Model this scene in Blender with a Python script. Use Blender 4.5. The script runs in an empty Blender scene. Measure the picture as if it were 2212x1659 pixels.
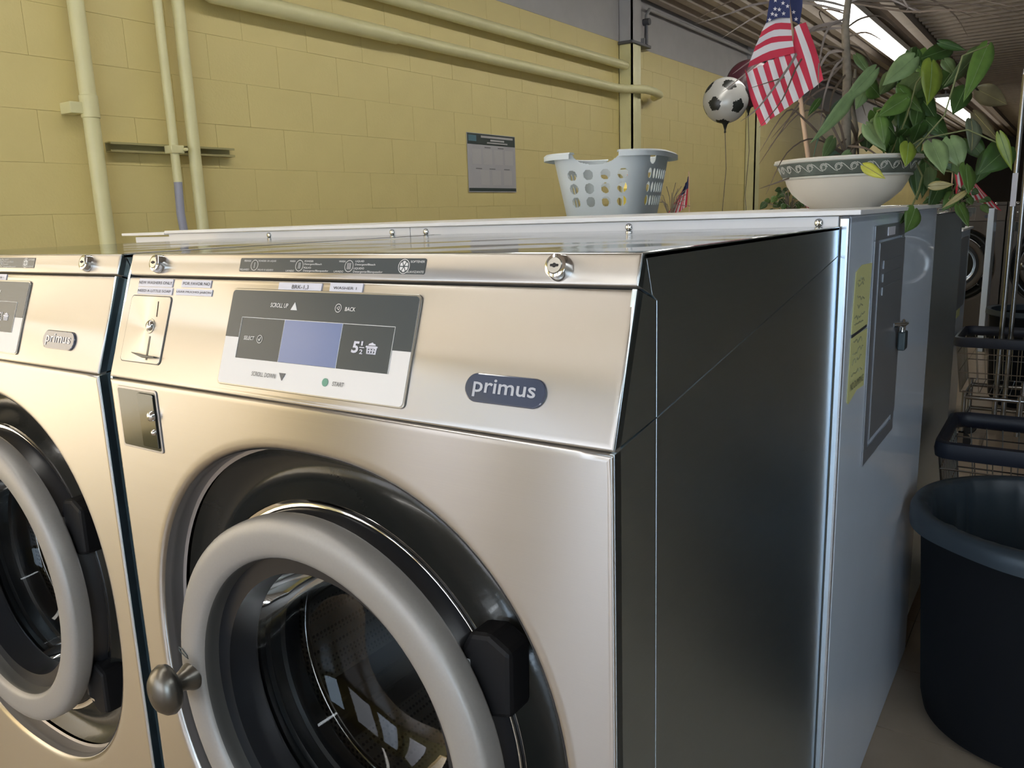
import bpy, bmesh, math, random
from mathutils import Matrix, Vector, Euler
R = math.radians
PI = math.pi
random.seed(7)
C = bpy.context.scene.collection
sc = bpy.context.scene

# ------------------------------------------------------------------ camera, world, lights, exposure
cam_d = bpy.data.cameras.new('camera')
cam_d.sensor_width = 36.0
cam_d.lens = 1739.283 / 2212 * 36.0
cam_d.clip_start = 0.02
cam = bpy.data.objects.new('camera', cam_d)
C.objects.link(cam)
cam.location = (1.0974, -0.59239, 1.10331)
cam.rotation_euler = (1.3637, 0.03412, 0.5988)
sc.camera = cam

sc.view_settings.view_transform = 'Standard'
sc.view_settings.look = 'None'
sc.view_settings.gamma = 1.0
sc.view_settings.use_curve_mapping = False
sc.view_settings.exposure = 0.05
sc.cycles.max_bounces = 8
sc.cycles.diffuse_bounces = 4
sc.cycles.glossy_bounces = 5
sc.cycles.transparent_max_bounces = 12
sc.cycles.sample_clamp_indirect = 6.0
sc.cycles.use_denoising = True
sc.cycles.blur_glossy = 0.5

world = bpy.data.worlds.new('world')
sc.world = world
world.use_nodes = True
bg = world.node_tree.nodes['Background']
bg.inputs[0].default_value = (0.75, 0.86, 1.0, 1)
bg.inputs[1].default_value = 1.2

FZ = -0.17            # floor level
CEIL = 2.95
YF = -5.0             # storefront wall
WX = -2.34            # yellow wall face

def area(name, loc, rot, sx, sy, power, col):
    d = bpy.data.lights.new(name, 'AREA')
    d.shape = 'RECTANGLE'; d.size = sx; d.size_y = sy; d.energy = power; d.color = col
    o = bpy.data.objects.new(name, d); C.objects.link(o)
    o.location = loc; o.rotation_euler = rot
    return o
# daylight: storefront windows behind the camera, and two in the yellow wall near the entrance
WINS = [(-2.0, -1.0), (-.6, 1.0), (2.35, 4.35)]
WPOW = [(27, (.74, .84, 1.0)), (34, (.92, .93, 1.0)), (85, (.62, .80, 1.0))]
for (xa, xb), (pw, cl) in zip(WINS, WPOW):
    area('window_daylight', ((xa + xb) / 2, YF + 0.02, 1.15), (R(90), 0, 0), xb - xa, 2.1, pw, cl)
LWINS = [(-2.3, -.55, 26, (1.0, .74, .38)), (-4.3, -3.1, 23, (.93, .93, 1.0))]
for (ya, yb_, pw, cl) in LWINS:
    area('side_window_daylight', (WX + .02, (ya + yb_) / 2, 1.2), (R(90), 0, R(-90)), yb_ - ya, 2.0, pw, cl)

sd = bpy.data.lights.new('sun', 'SUN')
sd.energy = 34.0; sd.angle = R(1.5); sd.color = (1.0, .88, .68)
sun = bpy.data.objects.new('sun', sd); C.objects.link(sun)
sun.rotation_euler = Vector((-.22, .72, -.78)).to_track_quat('-Z', 'Y').to_euler()

# ------------------------------------------------------------------ materials
MATS = {}
def nodes_of(name):
    m = bpy.data.materials.new(name); m.use_nodes = True
    nt = m.node_tree
    return m, nt, nt.nodes['Principled BSDF']
def mat(name, col, rough=.5, metal=0.0, var=0.0, vscale=8.0, bump=0.0, bscale=60.0, coat=0.0, stretch=(1, 1, 1), spec=None, alpha=None, emit=None, estr=1.0, sub=0.0):
    if name in MATS: return MATS[name]
    m, nt, p = nodes_of(name)
    p.inputs['Base Color'].default_value = (*col, 1)
    p.inputs['Roughness'].default_value = rough
    p.inputs['Metallic'].default_value = metal
    p.inputs['Coat Weight'].default_value = coat
    if spec is not None: p.inputs['Specular IOR Level'].default_value = spec
    if emit:
        p.inputs['Emission Color'].default_value = (*emit, 1); p.inputs['Emission Strength'].default_value = estr
    tc = nt.nodes.new('ShaderNodeTexCoord'); mp = nt.nodes.new('ShaderNodeMapping')
    mp.inputs['Scale'].default_value = stretch
    nt.links.new(tc.outputs['Object'], mp.inputs['Vector'])
    n = nt.nodes.new('ShaderNodeTexNoise'); n.inputs['Scale'].default_value = vscale; n.inputs['Detail'].default_value = 5
    nt.links.new(mp.outputs[0], n.inputs['Vector'])
    mx = nt.nodes.new('ShaderNodeMix'); mx.data_type = 'RGBA'; mx.blend_type = 'MULTIPLY'
    rp = nt.nodes.new('ShaderNodeMapRange'); rp.inputs['To Min'].default_value = 1 - var; rp.inputs['To Max'].default_value = 1 + var * .6
    rp.inputs['From Min'].default_value = .3; rp.inputs['From Max'].default_value = .7
    nt.links.new(n.outputs['Fac'], rp.inputs['Value'])
    mx.inputs[0].default_value = 1.0; mx.inputs[6].default_value = (*col, 1)
    nt.links.new(rp.outputs[0], mx.inputs[7]); nt.links.new(mx.outputs[2], p.inputs['Base Color'])
    if bump:
        n2 = nt.nodes.new('ShaderNodeTexNoise'); n2.inputs['Scale'].default_value = bscale; n2.inputs['Detail'].default_value = 4
        nt.links.new(mp.outputs[0], n2.inputs['Vector'])
        b = nt.nodes.new('ShaderNodeBump'); b.inputs['Strength'].default_value = bump; b.inputs['Distance'].default_value = .01
        nt.links.new(n2.outputs['Fac'], b.inputs['Height']); nt.links.new(b.outputs[0], p.inputs['Normal'])
    MATS[name] = m
    return m
def steel(name, col, rough, aniso, rot=0.0, grain=.05, axis='Z', wav=0.0):
    m, nt, p = nodes_of(name)
    p.inputs['Metallic'].default_value = 1.0
    p.inputs['Anisotropic'].default_value = aniso
    p.inputs['Anisotropic Rotation'].default_value = rot
    tg = nt.nodes.new('ShaderNodeTangent'); tg.direction_type = 'RADIAL'; tg.axis = axis
    nt.links.new(tg.outputs[0], p.inputs['Tangent'])
    tc = nt.nodes.new('ShaderNodeTexCoord'); mp = nt.nodes.new('ShaderNodeMapping')
    mp.inputs['Scale'].default_value = (4, 4, 900)
    nt.links.new(tc.outputs['Object'], mp.inputs['Vector'])
    n = nt.nodes.new('ShaderNodeTexNoise'); n.inputs['Scale'].default_value = 1.0; n.inputs['Detail'].default_value = 3
    nt.links.new(mp.outputs[0], n.inputs['Vector'])
    rp = nt.nodes.new('ShaderNodeMapRange'); rp.inputs['From Min'].default_value = .3; rp.inputs['From Max'].default_value = .7
    rp.inputs['To Min'].default_value = rough - grain; rp.inputs['To Max'].default_value = rough + grain
    nt.links.new(n.outputs['Fac'], rp.inputs['Value']); nt.links.new(rp.outputs[0], p.inputs['Roughness'])
    mx = nt.nodes.new('ShaderNodeMix'); mx.data_type = 'RGBA'
    mx.inputs[6].default_value = (*[c * .93 for c in col], 1); mx.inputs[7].default_value = (*col, 1)
    nt.links.new(n.outputs['Fac'], mx.inputs[0]); nt.links.new(mx.outputs[2], p.inputs['Base Color'])
    if wav:
        n2 = nt.nodes.new('ShaderNodeTexNoise'); n2.inputs['Scale'].default_value = 5.0; n2.inputs['Detail'].default_value = 1
        nt.links.new(tc.outputs['Object'], n2.inputs['Vector'])
        b = nt.nodes.new('ShaderNodeBump'); b.inputs['Strength'].default_value = wav; b.inputs['Distance'].default_value = .02
        nt.links.new(n2.outputs['Fac'], b.inputs['Height']); nt.links.new(b.outputs[0], p.inputs['Normal'])
    MATS[name] = m
    return m
M_STEEL = steel('brushed_steel', (.53, .51, .485), .31, .94, 0.25, grain=.02)
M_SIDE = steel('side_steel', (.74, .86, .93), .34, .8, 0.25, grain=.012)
M_TOP = steel('top_steel', (.38, .41, .41), .09, .3, 0.0, grain=.02, wav=.35)
M_FAR_DIM = mat('far_front_dimmed', (.085, .072, .062), .5, .3)  # far washer fronts: dimness of the far aisle put into a darker colour
M_CHROME = mat('chrome', (.80, .80, .80), .08, 1.0)
M_DULL = mat('dull_chrome', (.42, .41, .38), .28, 1.0)
M_FLANGE = mat('flange_steel', (.52, .50, .50), .38, .8)
M_BLACK = mat('black_plastic', (.012, .013, .015), .35)
M_DISH = mat('gloss_dish', (.020, .021, .019), .22, 0, bump=.03, bscale=120, coat=.15, spec=.45)
M_KNOB = mat('knob_metal', (.17, .16, .14), .32, .9)
M_CORNER = mat('corner_aluminium', (.60, .64, .70), .20, .85)
M_HINGE = mat('hinge_black', (.008, .008, .009), .55, spec=.2)
M_CAVITY = mat('dark_cavity', (.012, .012, .013), .6)
M_DOOR = mat('silver_paint', (.33, .315, .295), .42, .25, var=.03, vscale=300)
M_DOORIN = mat('grey_inner', (.075, .074, .070), .42, .1)
M_RUBBER = mat('rubber', (.014, .015, .018), .30)
M_OVER = mat('overlay_dark', (.075, .085, .088), .22, spec=.35)
M_OVERL = mat('overlay_light', (.78, .76, .74), .40)
M_PRINT = mat('print_white', (.75, .75, .74), .5)
M_PRINTD = mat('print_grey', (.14, .14, .14), .5)
M_LCD = mat('lcd_blue', (.14, .18, .32), .15, emit=(.18, .24, .45), estr=.2)
M_GREEN = mat('start_green', (.13, .33, .24), .4)
M_BADGE = mat('badge_blue', (.06, .075, .12), .10, coat=1.0)
M_BADGET = mat('badge_letter', (.52, .54, .60), .25, .2)
M_TAPE = mat('label_tape', (.66, .66, .74), .35)
M_INK = mat('ink', (.03, .03, .035), .6)
M_WHITE = mat('white_enamel', (.72, .82, .95), .22, 0, var=.02, coat=.5)
M_WHITE2 = mat('white_laminate', (.86, .86, .88), .30, 0, var=.02)
M_HATCH = mat('grey_hatch', (.26, .28, .31), .32, .5)
M_NOTE = mat('yellow_note', (.62, .62, .28), .7)
M_WALL = mat('yellow_block_paint', (.72, .605, .265), .5, 0, var=.04, vscale=2.5, bump=.10, bscale=90)
M_JOINT = mat('yellow_joint_paint', (.67, .57, .25), .7)
M_PIPE = mat('yellow_pipe_paint', (.72, .68, .38), .38, 0, var=.05, bump=.05, bscale=40)
M_GREYW = mat('grey_paint', (.44, .43, .43), .7, 0, var=.04)
M_FLEX = mat('grey_conduit', (.33, .34, .42), .5)
M_CEIL = mat('ceiling_deck', (.40, .34, .285), .6, 0, var=.08)
M_TILE = mat('floor_tile', (.30, .24, .18), .32, 0, var=.12, vscale=6)
M_GROUT = mat('floor_grout', (.10, .085, .07), .8)
M_BLUEB = mat('bin_black', (.008, .009, .011), .75, spec=.12)
M_LINER = mat('liner_plastic', (.026, .038, .050), .42, alpha=.5)
M_BUMPER = mat('bumper_blue', (.008, .011, .022), .5)
M_WIRE = mat('chrome_wire', (.34, .335, .33), .22, 1.0)
M_BASKET = mat('basket_plastic', (.62, .68, .71), .38, 0, sub=.1)
M_POT = mat('pot_ceramic', (.62, .58, .50), .35, 0, var=.05)
M_POTD = mat('pot_frieze', (.10, .12, .10), .5, 0, var=.3, vscale=40)
M_POTR = mat('pot_relief', (.50, .50, .45), .45)
M_SOIL = mat('soil', (.05, .035, .025), .9)
M_WOOD = mat('stick_wood', (.62, .42, .27), .6, 0, var=.1, stretch=(1, 1, .1), vscale=60)
M_RED = mat('flag_red', (.58, .035, .07), .8)
M_FW = mat('flag_white', (.72, .68, .68), .8)
M_FB = mat('flag_blue', (.035, .045, .13), .8)
M_CANE = mat('cane_bark', (.20, .17, .13), .7, 0, var=.3, vscale=50)
M_DBLADE = [mat('blade_pale', (.30, .25, .22), .5), mat('blade_brown', (.15, .11, .08), .6), mat('blade_green', (.10, .17, .11), .45)]
def leafmat(name, c):
    m = mat(name, c, .42, 0, var=.28, vscale=28)
    return m
LEAFC = [leafmat('leaf_dark', (.040, .095, .018)), leafmat('leaf_mid', (.095, .18, .035)), leafmat('leaf_dusty', (.12, .18, .065)), leafmat('leaf_lime', (.19, .26, .03)),
         leafmat('leaf_pale', (.19, .28, .12)), leafmat('leaf_yellow', (.46, .46, .06)), leafmat('leaf_tan', (.36, .31, .13)), leafmat('leaf_withered', (.17, .14, .07)), leafmat('leaf_grey', (.16, .19, .12))]
M_TUBE = mat('lamp_glow', (1, 1, 1), .5, emit=(1.0, .97, .90), estr=8.5)
M_TUBE_ADDED = mat('added_lamp_glow_cool', (1, 1, 1), .5, emit=(.86, .94, 1.0), estr=15.0)  # tubes of the added, unseen strip
M_FIX = mat('fixture_white', (.6, .6, .58), .5)
M_BALL = mat('foil_white', (.52, .52, .50), .22, .15)
M_BALLK = mat('foil_black', (.02, .022, .02), .25)
M_BALLM = mat('foil_maroon', (.07, .02, .03), .25)
M_PAPER = mat('poster_grey', (.50, .49, .51), .25, coat=.3)
M_PAPER2 = mat('poster_pale', (.47, .46, .46), .4)
M_PAPERD = mat('poster_dark', (.06, .075, .07), .3)
M_PAPERB = mat('poster_blue', (.10, .20, .25), .4)
M_MOUNT = mat('strut_steel', (.40, .36, .17), .5, .2)
M_GLASSP = mat('window_frame_dark', (.06, .06, .065), .4, .5)
M_SUDS = mat('packet_yellow', (.80, .60, .05), .4)
M_SUDR = mat('packet_red', (.75, .10, .05), .4)

def glass(name, tint, ior=1.5):
    m = bpy.data.materials.new(name); m.use_nodes = True
    nt = m.node_tree; nt.nodes.clear()
    out = nt.nodes.new('ShaderNodeOutputMaterial'); mx = nt.nodes.new('ShaderNodeMixShader')
    tr = nt.nodes.new('ShaderNodeBsdfTransparent'); gl = nt.nodes.new('ShaderNodeBsdfGlossy')
    tr.inputs[0].default_value = (*tint, 1); gl.inputs['Roughness'].default_value = .03; gl.inputs[0].default_value = (.95, .95, .95, 1)
    fr = nt.nodes.new('ShaderNodeFresnel'); fr.inputs[0].default_value = ior
    nt.links.new(fr.outputs[0], mx.inputs[0]); nt.links.new(tr.outputs[0], mx.inputs[1]); nt.links.new(gl.outputs[0], mx.inputs[2])
    nt.links.new(mx.outputs[0], out.inputs[0])
    return m
M_GLASS = glass('door_glass', (.60, .61, .60), 1.28)
M_PANE = glass('window_glass', (.96, .97, .98))

def perforated():
    m, nt, p = nodes_of('perforated_drum')
    p.inputs['Metallic'].default_value = .8; p.inputs['Roughness'].default_value = .35
    tc = nt.nodes.new('ShaderNodeTexCoord')
    v = nt.nodes.new('ShaderNodeTexVoronoi'); v.inputs['Scale'].default_value = 120; v.inputs['Randomness'].default_value = 0.0
    nt.links.new(tc.outputs['Object'], v.inputs['Vector'])
    r = nt.nodes.new('ShaderNodeValToRGB'); r.color_ramp.elements[0].position = .30; r.color_ramp.elements[1].position = .38
    r.color_ramp.elements[0].color = (.01, .01, .012, 1); r.color_ramp.elements[1].color = (.20, .19, .17, 1)
    nt.links.new(v.outputs['Distance'], r.inputs[0]); nt.links.new(r.outputs[0], p.inputs['Base Color'])
    return m
M_DRUM = perforated()

# ------------------------------------------------------------------ mesh helpers
class MB:
    def __init__(s): s.v = []; s.f = []; s.m = []
    def add(s, vs, fs, mi=0):
        o = len(s.v); s.v += [tuple(a) for a in vs]
        s.f += [tuple(i + o for i in f) for f in fs]; s.m += [mi] * len(fs); return s
    def box(s, x0, x1, y0, y1, z0, z1, mi=0):
        return s.add([(x0, y0, z0), (x1, y0, z0), (x1, y1, z0), (x0, y1, z0), (x0, y0, z1), (x1, y0, z1), (x1, y1, z1), (x0, y1, z1)],
                     [(0, 3, 2, 1), (4, 5, 6, 7), (0, 1, 5, 4), (1, 2, 6, 5), (2, 3, 7, 6), (3, 0, 4, 7)], mi)
    def prism(s, pts, z0, z1, mi=0):           # polygon in xy (ccw), extruded z
        n = len(pts)
        return s.add([(x, y, z0) for x, y in pts] + [(x, y, z1) for x, y in pts],
                     [tuple(reversed(range(n))), tuple(range(n, 2 * n))] + [(i, (i + 1) % n, n + (i + 1) % n, n + i) for i in range(n)], mi)
    def tube(s, path, r, n=8, mi=0, cap=True):
        path = [Vector(p) for p in path]; rs = r if isinstance(r, (list, tuple)) else [r] * len(path)
        vs = []; up = None
        for i, p in enumerate(path):
            t = (path[min(i + 1, len(path) - 1)] - path[max(i - 1, 0)]).normalized()
            if up is None: up = Vector((0, 0, 1)) if abs(t.z) < .9 else Vector((1, 0, 0))
            a = t.cross(up)
            if a.length < 1e-6: a = t.cross(Vector((1, .3, 0)))
            a.normalize(); b = a.cross(t).normalized(); up = b
            for k in range(n):
                w = 2 * PI * k / n; vs.append(p + (a * math.cos(w) + b * math.sin(w)) * rs[i])
        fs = [(i * n + k, i * n + (k + 1) % n, (i + 1) * n + (k + 1) % n, (i + 1) * n + k) for i in range(len(path) - 1) for k in range(n)]
        if cap: fs += [tuple(range(n)), tuple(reversed(range((len(path) - 1) * n, len(path) * n)))]
        return s.add(vs, fs, mi)
    def lathe(s, prof, c, n=64, axis='y', mi=0, closed=False, sc2=(1, 1)):   # prof: (radius, along-axis)
        vs = []
        for r, h in prof:
            for k in range(n):
                w = 2 * PI * k / n; a, b = r * math.cos(w) * sc2[0], r * math.sin(w) * sc2[1]
                vs.append((c[0] + a, c[1] + h, c[2] + b) if axis == 'y' else (c[0] + a, c[1] + b, c[2] + h) if axis == 'z' else (c[0] + h, c[1] + a, c[2] + b))
        m = len(prof); rng = m if closed else m - 1
        fs = [(i * n + k, i * n + (k + 1) % n, ((i + 1) % m) * n + (k + 1) % n, ((i + 1) % m) * n + k) for i in range(rng) for k in range(n)]
        return s.add(vs, fs, mi)
    def disc(s, r, c, n=48, axis='y', mi=0):
        vs = []
        for k in range(n):
            w = 2 * PI * k / n; a, b = r * math.cos(w), r * math.sin(w)
            vs.append((c[0] + a, c[1], c[2] + b) if axis == 'y' else (c[0] + a, c[1] + b, c[2]) if axis == 'z' else (c[0], c[1] + a, c[2] + b))
        return s.add(vs, [tuple(range(n))], mi)
def rr(x0, x1, y0, y1, r, n=6):
    p = []
    for cx, cy, a0 in ((x1 - r, y1 - r, 0), (x0 + r, y1 - r, 90), (x0 + r, y0 + r, 180), (x1 - r, y0 + r, 270)):
        for k in range(n + 1):
            w = R(a0 + 90 * k / n); p.append((cx + r * math.cos(w), cy + r * math.sin(w)))
    return p
def circ2(cx, cy, r, n=24, ry=None): return [(cx + r * math.cos(2 * PI * k / n), cy + (ry or r) * math.sin(2 * PI * k / n)) for k in range(n)]

def tag(o, label=None, cat=None, group=None, kind=None):
    if label: o['label'] = label
    if cat: o['category'] = cat
    if group: o['group'] = group
    if kind: o['kind'] = kind
    return o
def empty(name, loc, rotz=0):
    o = bpy.data.objects.new(name, None); C.objects.link(o); o.location = loc; o.rotation_euler = (0, 0, rotz)
    o.empty_display_size = .05
    return o
ROOTOF = {}
def obj(name, mb, mats, parent=None, smooth=None, frame=None, bev=0.0, nofix=False):
    """mesh object; a child of an Empty is given in scene coordinates, a sub-part in its parent's."""
    me = bpy.data.meshes.new(name)
    me.from_pydata(mb.v, [], mb.f)
    if not isinstance(mats, (list, tuple)): mats = [mats]
    for m in mats: me.materials.append(m)
    if len(mats) > 1: me.polygons.foreach_set('material_index', mb.m)
    if not nofix:
        b = bmesh.new(); b.from_mesh(me); bmesh.ops.recalc_face_normals(b, faces=b.faces); b.to_mesh(me); b.free()
    me.update()
    if smooth is not None:
        me.polygons.foreach_set('use_smooth', [True] * len(me.polygons))
        if smooth < 180: me.set_sharp_from_angle(angle=R(smooth))
    o = bpy.data.objects.new(name, me); C.objects.link(o)
    if parent is not None:
        o.parent = parent
        base = Matrix.Translation(-parent.location) if parent.type == 'EMPTY' else Matrix()
        o.matrix_basis = base @ (frame if frame is not None else Matrix())
    elif frame is not None: o.matrix_basis = frame
    if bev:
        md = o.modifiers.new('b', 'BEVEL'); md.width = bev; md.segments = 2; md.limit_method = 'ANGLE'
    return o
def text_mesh(s, x0, x1, y0, y1, shear=0.0, bold=0.0, spacing=1.0):
    """lettering fitted in the rectangle, z = 0..; returns MB"""
    cu = bpy.data.curves.new('t', 'FONT'); cu.body = s; cu.size = 1; cu.shear = shear; cu.offset = bold; cu.space_character = spacing
    cu.resolution_u = 3
    o = bpy.data.objects.new('t', cu); C.objects.link(o)
    bpy.context.view_layer.update()
    me = bpy.data.meshes.new_from_object(o)
    mb = MB(); vs = [v.co for v in me.vertices]
    if vs:
        ax, bx = min(v.x for v in vs), max(v.x for v in vs); ay, by = min(v.y for v in vs), max(v.y for v in vs)
        mb.add([(x0 + (v.x - ax) / (bx - ax) * (x1 - x0), y0 + (v.y - ay) / (by - ay + 1e-9) * (y1 - y0), 0) for v in vs], [tuple(p.vertices) for p in me.polygons])
    bpy.data.objects.remove(o); bpy.data.curves.remove(cu); bpy.data.meshes.remove(me)
    return mb
def lift(mb, dz, k=1.0):
    mb.v = [(x, y, z + dz) for x, y, z in mb.v]; return mb
def copy_tree(o, parent=None, skip=(), rename=None):
    c = o.copy(); C.objects.link(c)
    if parent is not None: c.parent = parent
    for ch in list(KIDS(o)):
        if ch.name.split('.')[0] not in skip: copy_tree(ch, c, skip)
    return c
def KIDS(o): return [x for x in ALLKIDS.get(o.name, [])]
ALLKIDS = {}
def index_kids():
    ALLKIDS.clear()
    for x in bpy.data.objects:
        if x.parent: ALLKIDS.setdefault(x.parent.name, []).append(x)
LEAVES=[
 ([0.805,1.519,1.404],[0.817,1.48,1.314],0.064,3),
 ([0.898,1.669,1.447],[0.879,1.553,1.332],0.046,1),
 ([0.874,1.727,1.446],[0.839,1.633,1.366],0.046,2),
 ([0.768,1.523,1.42],[0.722,1.451,1.362],0.05,4),
 ([0.763,1.637,1.393],[0.727,1.573,1.339],0.051,2),
 ([0.706,1.423,1.39],[0.668,1.327,1.313],0.036,4),
 ([0.674,1.361,1.334],[0.633,1.258,1.235],0.034,4),
 ([0.766,1.473,1.328],[0.72,1.406,1.288],0.045,1),
 ([0.719,1.432,1.294],[0.739,1.405,1.231],0.031,1),
 ([0.688,1.456,1.276],[0.735,1.448,1.217],0.038,4),
 ([0.785,1.41,1.226],[0.79,1.376,1.178],0.04,3),
 ([0.83,1.416,1.225],[0.866,1.375,1.16],0.051,4),
 ([0.854,1.51,1.236],[0.886,1.491,1.171],0.054,4),
 ([0.96,1.629,1.216],[0.915,1.558,1.161],0.069,0),
 ([0.945,1.575,1.242],[0.976,1.576,1.162],0.025,3),
 ([0.89,1.495,1.175],[0.903,1.464,1.113],0.055,1),
 ([0.74,1.192,1.176],[0.782,1.189,1.149],0.024,5),
 ([0.827,1.466,1.134],[0.874,1.474,1.136],0.021,6),
 ([0.895,1.484,1.118],[0.858,1.45,1.087],0.014,6),
 ([0.832,1.234,1.087],[0.829,1.195,1.044],0.044,1),
 ([0.819,1.248,1.081],[0.81,1.223,1.057],0.017,0),
 ([0.88,1.76,1.361],[0.944,1.82,1.324],0.05,7),
 ([0.874,1.767,1.308],[0.93,1.788,1.24],0.046,7),
 ([0.871,1.735,1.288],[0.889,1.704,1.217],0.058,8),
 ([0.74,1.74,1.375],[0.801,1.74,1.302],0.062,0),
 ([0.726,1.743,1.326],[0.779,1.737,1.254],0.072,0),
 ([0.766,1.768,1.313],[0.822,1.766,1.252],0.061,0),
 ([0.727,1.685,1.288],[0.777,1.675,1.213],0.062,0),
 ([0.799,1.833,1.477],[0.746,1.738,1.447],0.046,0),
 ([0.801,1.75,1.439],[0.829,1.747,1.401],0.034,2),
 ([0.785,1.775,1.486],[0.842,1.809,1.465],0.023,0),
 ([0.714,1.799,1.479],[0.746,1.783,1.428],0.04,0),
 ([0.589,1.428,1.34],[0.576,1.384,1.302],0.017,0),
 ([0.785,1.678,1.201],[0.794,1.637,1.112],0.045,0),
 ([0.767,1.635,1.179],[0.784,1.616,1.107],0.038,0),
 ([0.819,1.685,1.139],[0.807,1.65,1.084],0.041,0),
 ([0.848,1.712,1.115],[0.834,1.68,1.08],0.039,1),
 ([0.623,1.429,1.25],[0.611,1.383,1.202],0.032,2),
 ([0.662,1.422,1.216],[0.644,1.389,1.183],0.027,4),
 ([0.844,1.813,1.376],[0.829,1.761,1.312],0.051,0),
 ([0.882,1.847,1.308],[0.868,1.823,1.252],0.047,0),
 ([0.701,1.673,1.41],[0.681,1.621,1.358],0.041,2),
 ([0.73,1.622,1.23],[0.711,1.59,1.203],0.034,0),
 ([0.812,1.841,1.427],[0.79,1.789,1.379],0.047,0),
 ([0.915,1.771,1.212],[0.896,1.714,1.141],0.05,0),
 ([0.657,1.583,1.373],[0.645,1.55,1.324],0.033,4),
 ([0.626,1.607,1.454],[0.661,1.607,1.407],0.034,2),
 ([0.861,1.792,1.251],[0.905,1.785,1.197],0.046,0),
 ([0.718,1.754,1.284],[0.76,1.75,1.255],0.054,0),
 ([0.746,1.795,1.341],[0.76,1.769,1.295],0.063,0),
 ([0.725,1.812,1.355],[0.745,1.784,1.289],0.056,2),
 ([0.762,1.669,1.324],[0.763,1.633,1.277],0.038,0),
 ([0.737,1.697,1.257],[0.769,1.689,1.235],0.058,2),
 ([0.736,1.685,1.331],[0.734,1.642,1.27],0.054,0),
 ([0.863,1.688,1.088],[0.89,1.669,1.038],0.04,1),
 ([0.793,1.672,1.182],[0.8,1.64,1.135],0.039,2),
 ([0.723,1.827,1.242],[0.716,1.782,1.184],0.043,1),
 ([0.737,1.914,1.493],[0.734,1.867,1.419],0.057,1),
 ([0.739,1.754,1.313],[0.772,1.742,1.271],0.063,1),
 ([0.796,1.733,1.215],[0.837,1.728,1.178],0.062,0),
 ([0.744,1.777,1.282],[0.734,1.734,1.239],0.065,0),
 ([0.759,1.686,1.385],[0.756,1.649,1.346],0.06,0),
 ([0.714,1.899,1.386],[0.747,1.886,1.343],0.042,2),
 ([0.869,1.821,1.171],[0.875,1.789,1.128],0.04,1),
 ([0.758,1.697,1.359],[0.748,1.656,1.324],0.039,0),
 ([0.709,1.818,1.24],[0.735,1.798,1.188],0.041,2),
 ([0.736,1.798,1.306],[0.769,1.784,1.259],0.064,0),
 ([0.824,1.772,1.228],[0.848,1.748,1.166],0.063,1),
 ([0.74,1.889,1.361],[0.758,1.859,1.291],0.065,1),
 ([0.812,1.745,1.149],[0.811,1.709,1.107],0.062,0),
 ([0.732,1.799,1.479],[0.736,1.764,1.431],0.045,0),
 ([0.697,1.78,1.328],[0.738,1.769,1.272],0.047,0),
 ([0.775,1.736,1.211],[0.803,1.72,1.17],0.055,2),
 ([0.775,1.705,1.298],[0.807,1.695,1.266],0.038,0),
 ([0.696,1.851,1.286],[0.734,1.837,1.225],0.06,0),
]
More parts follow.
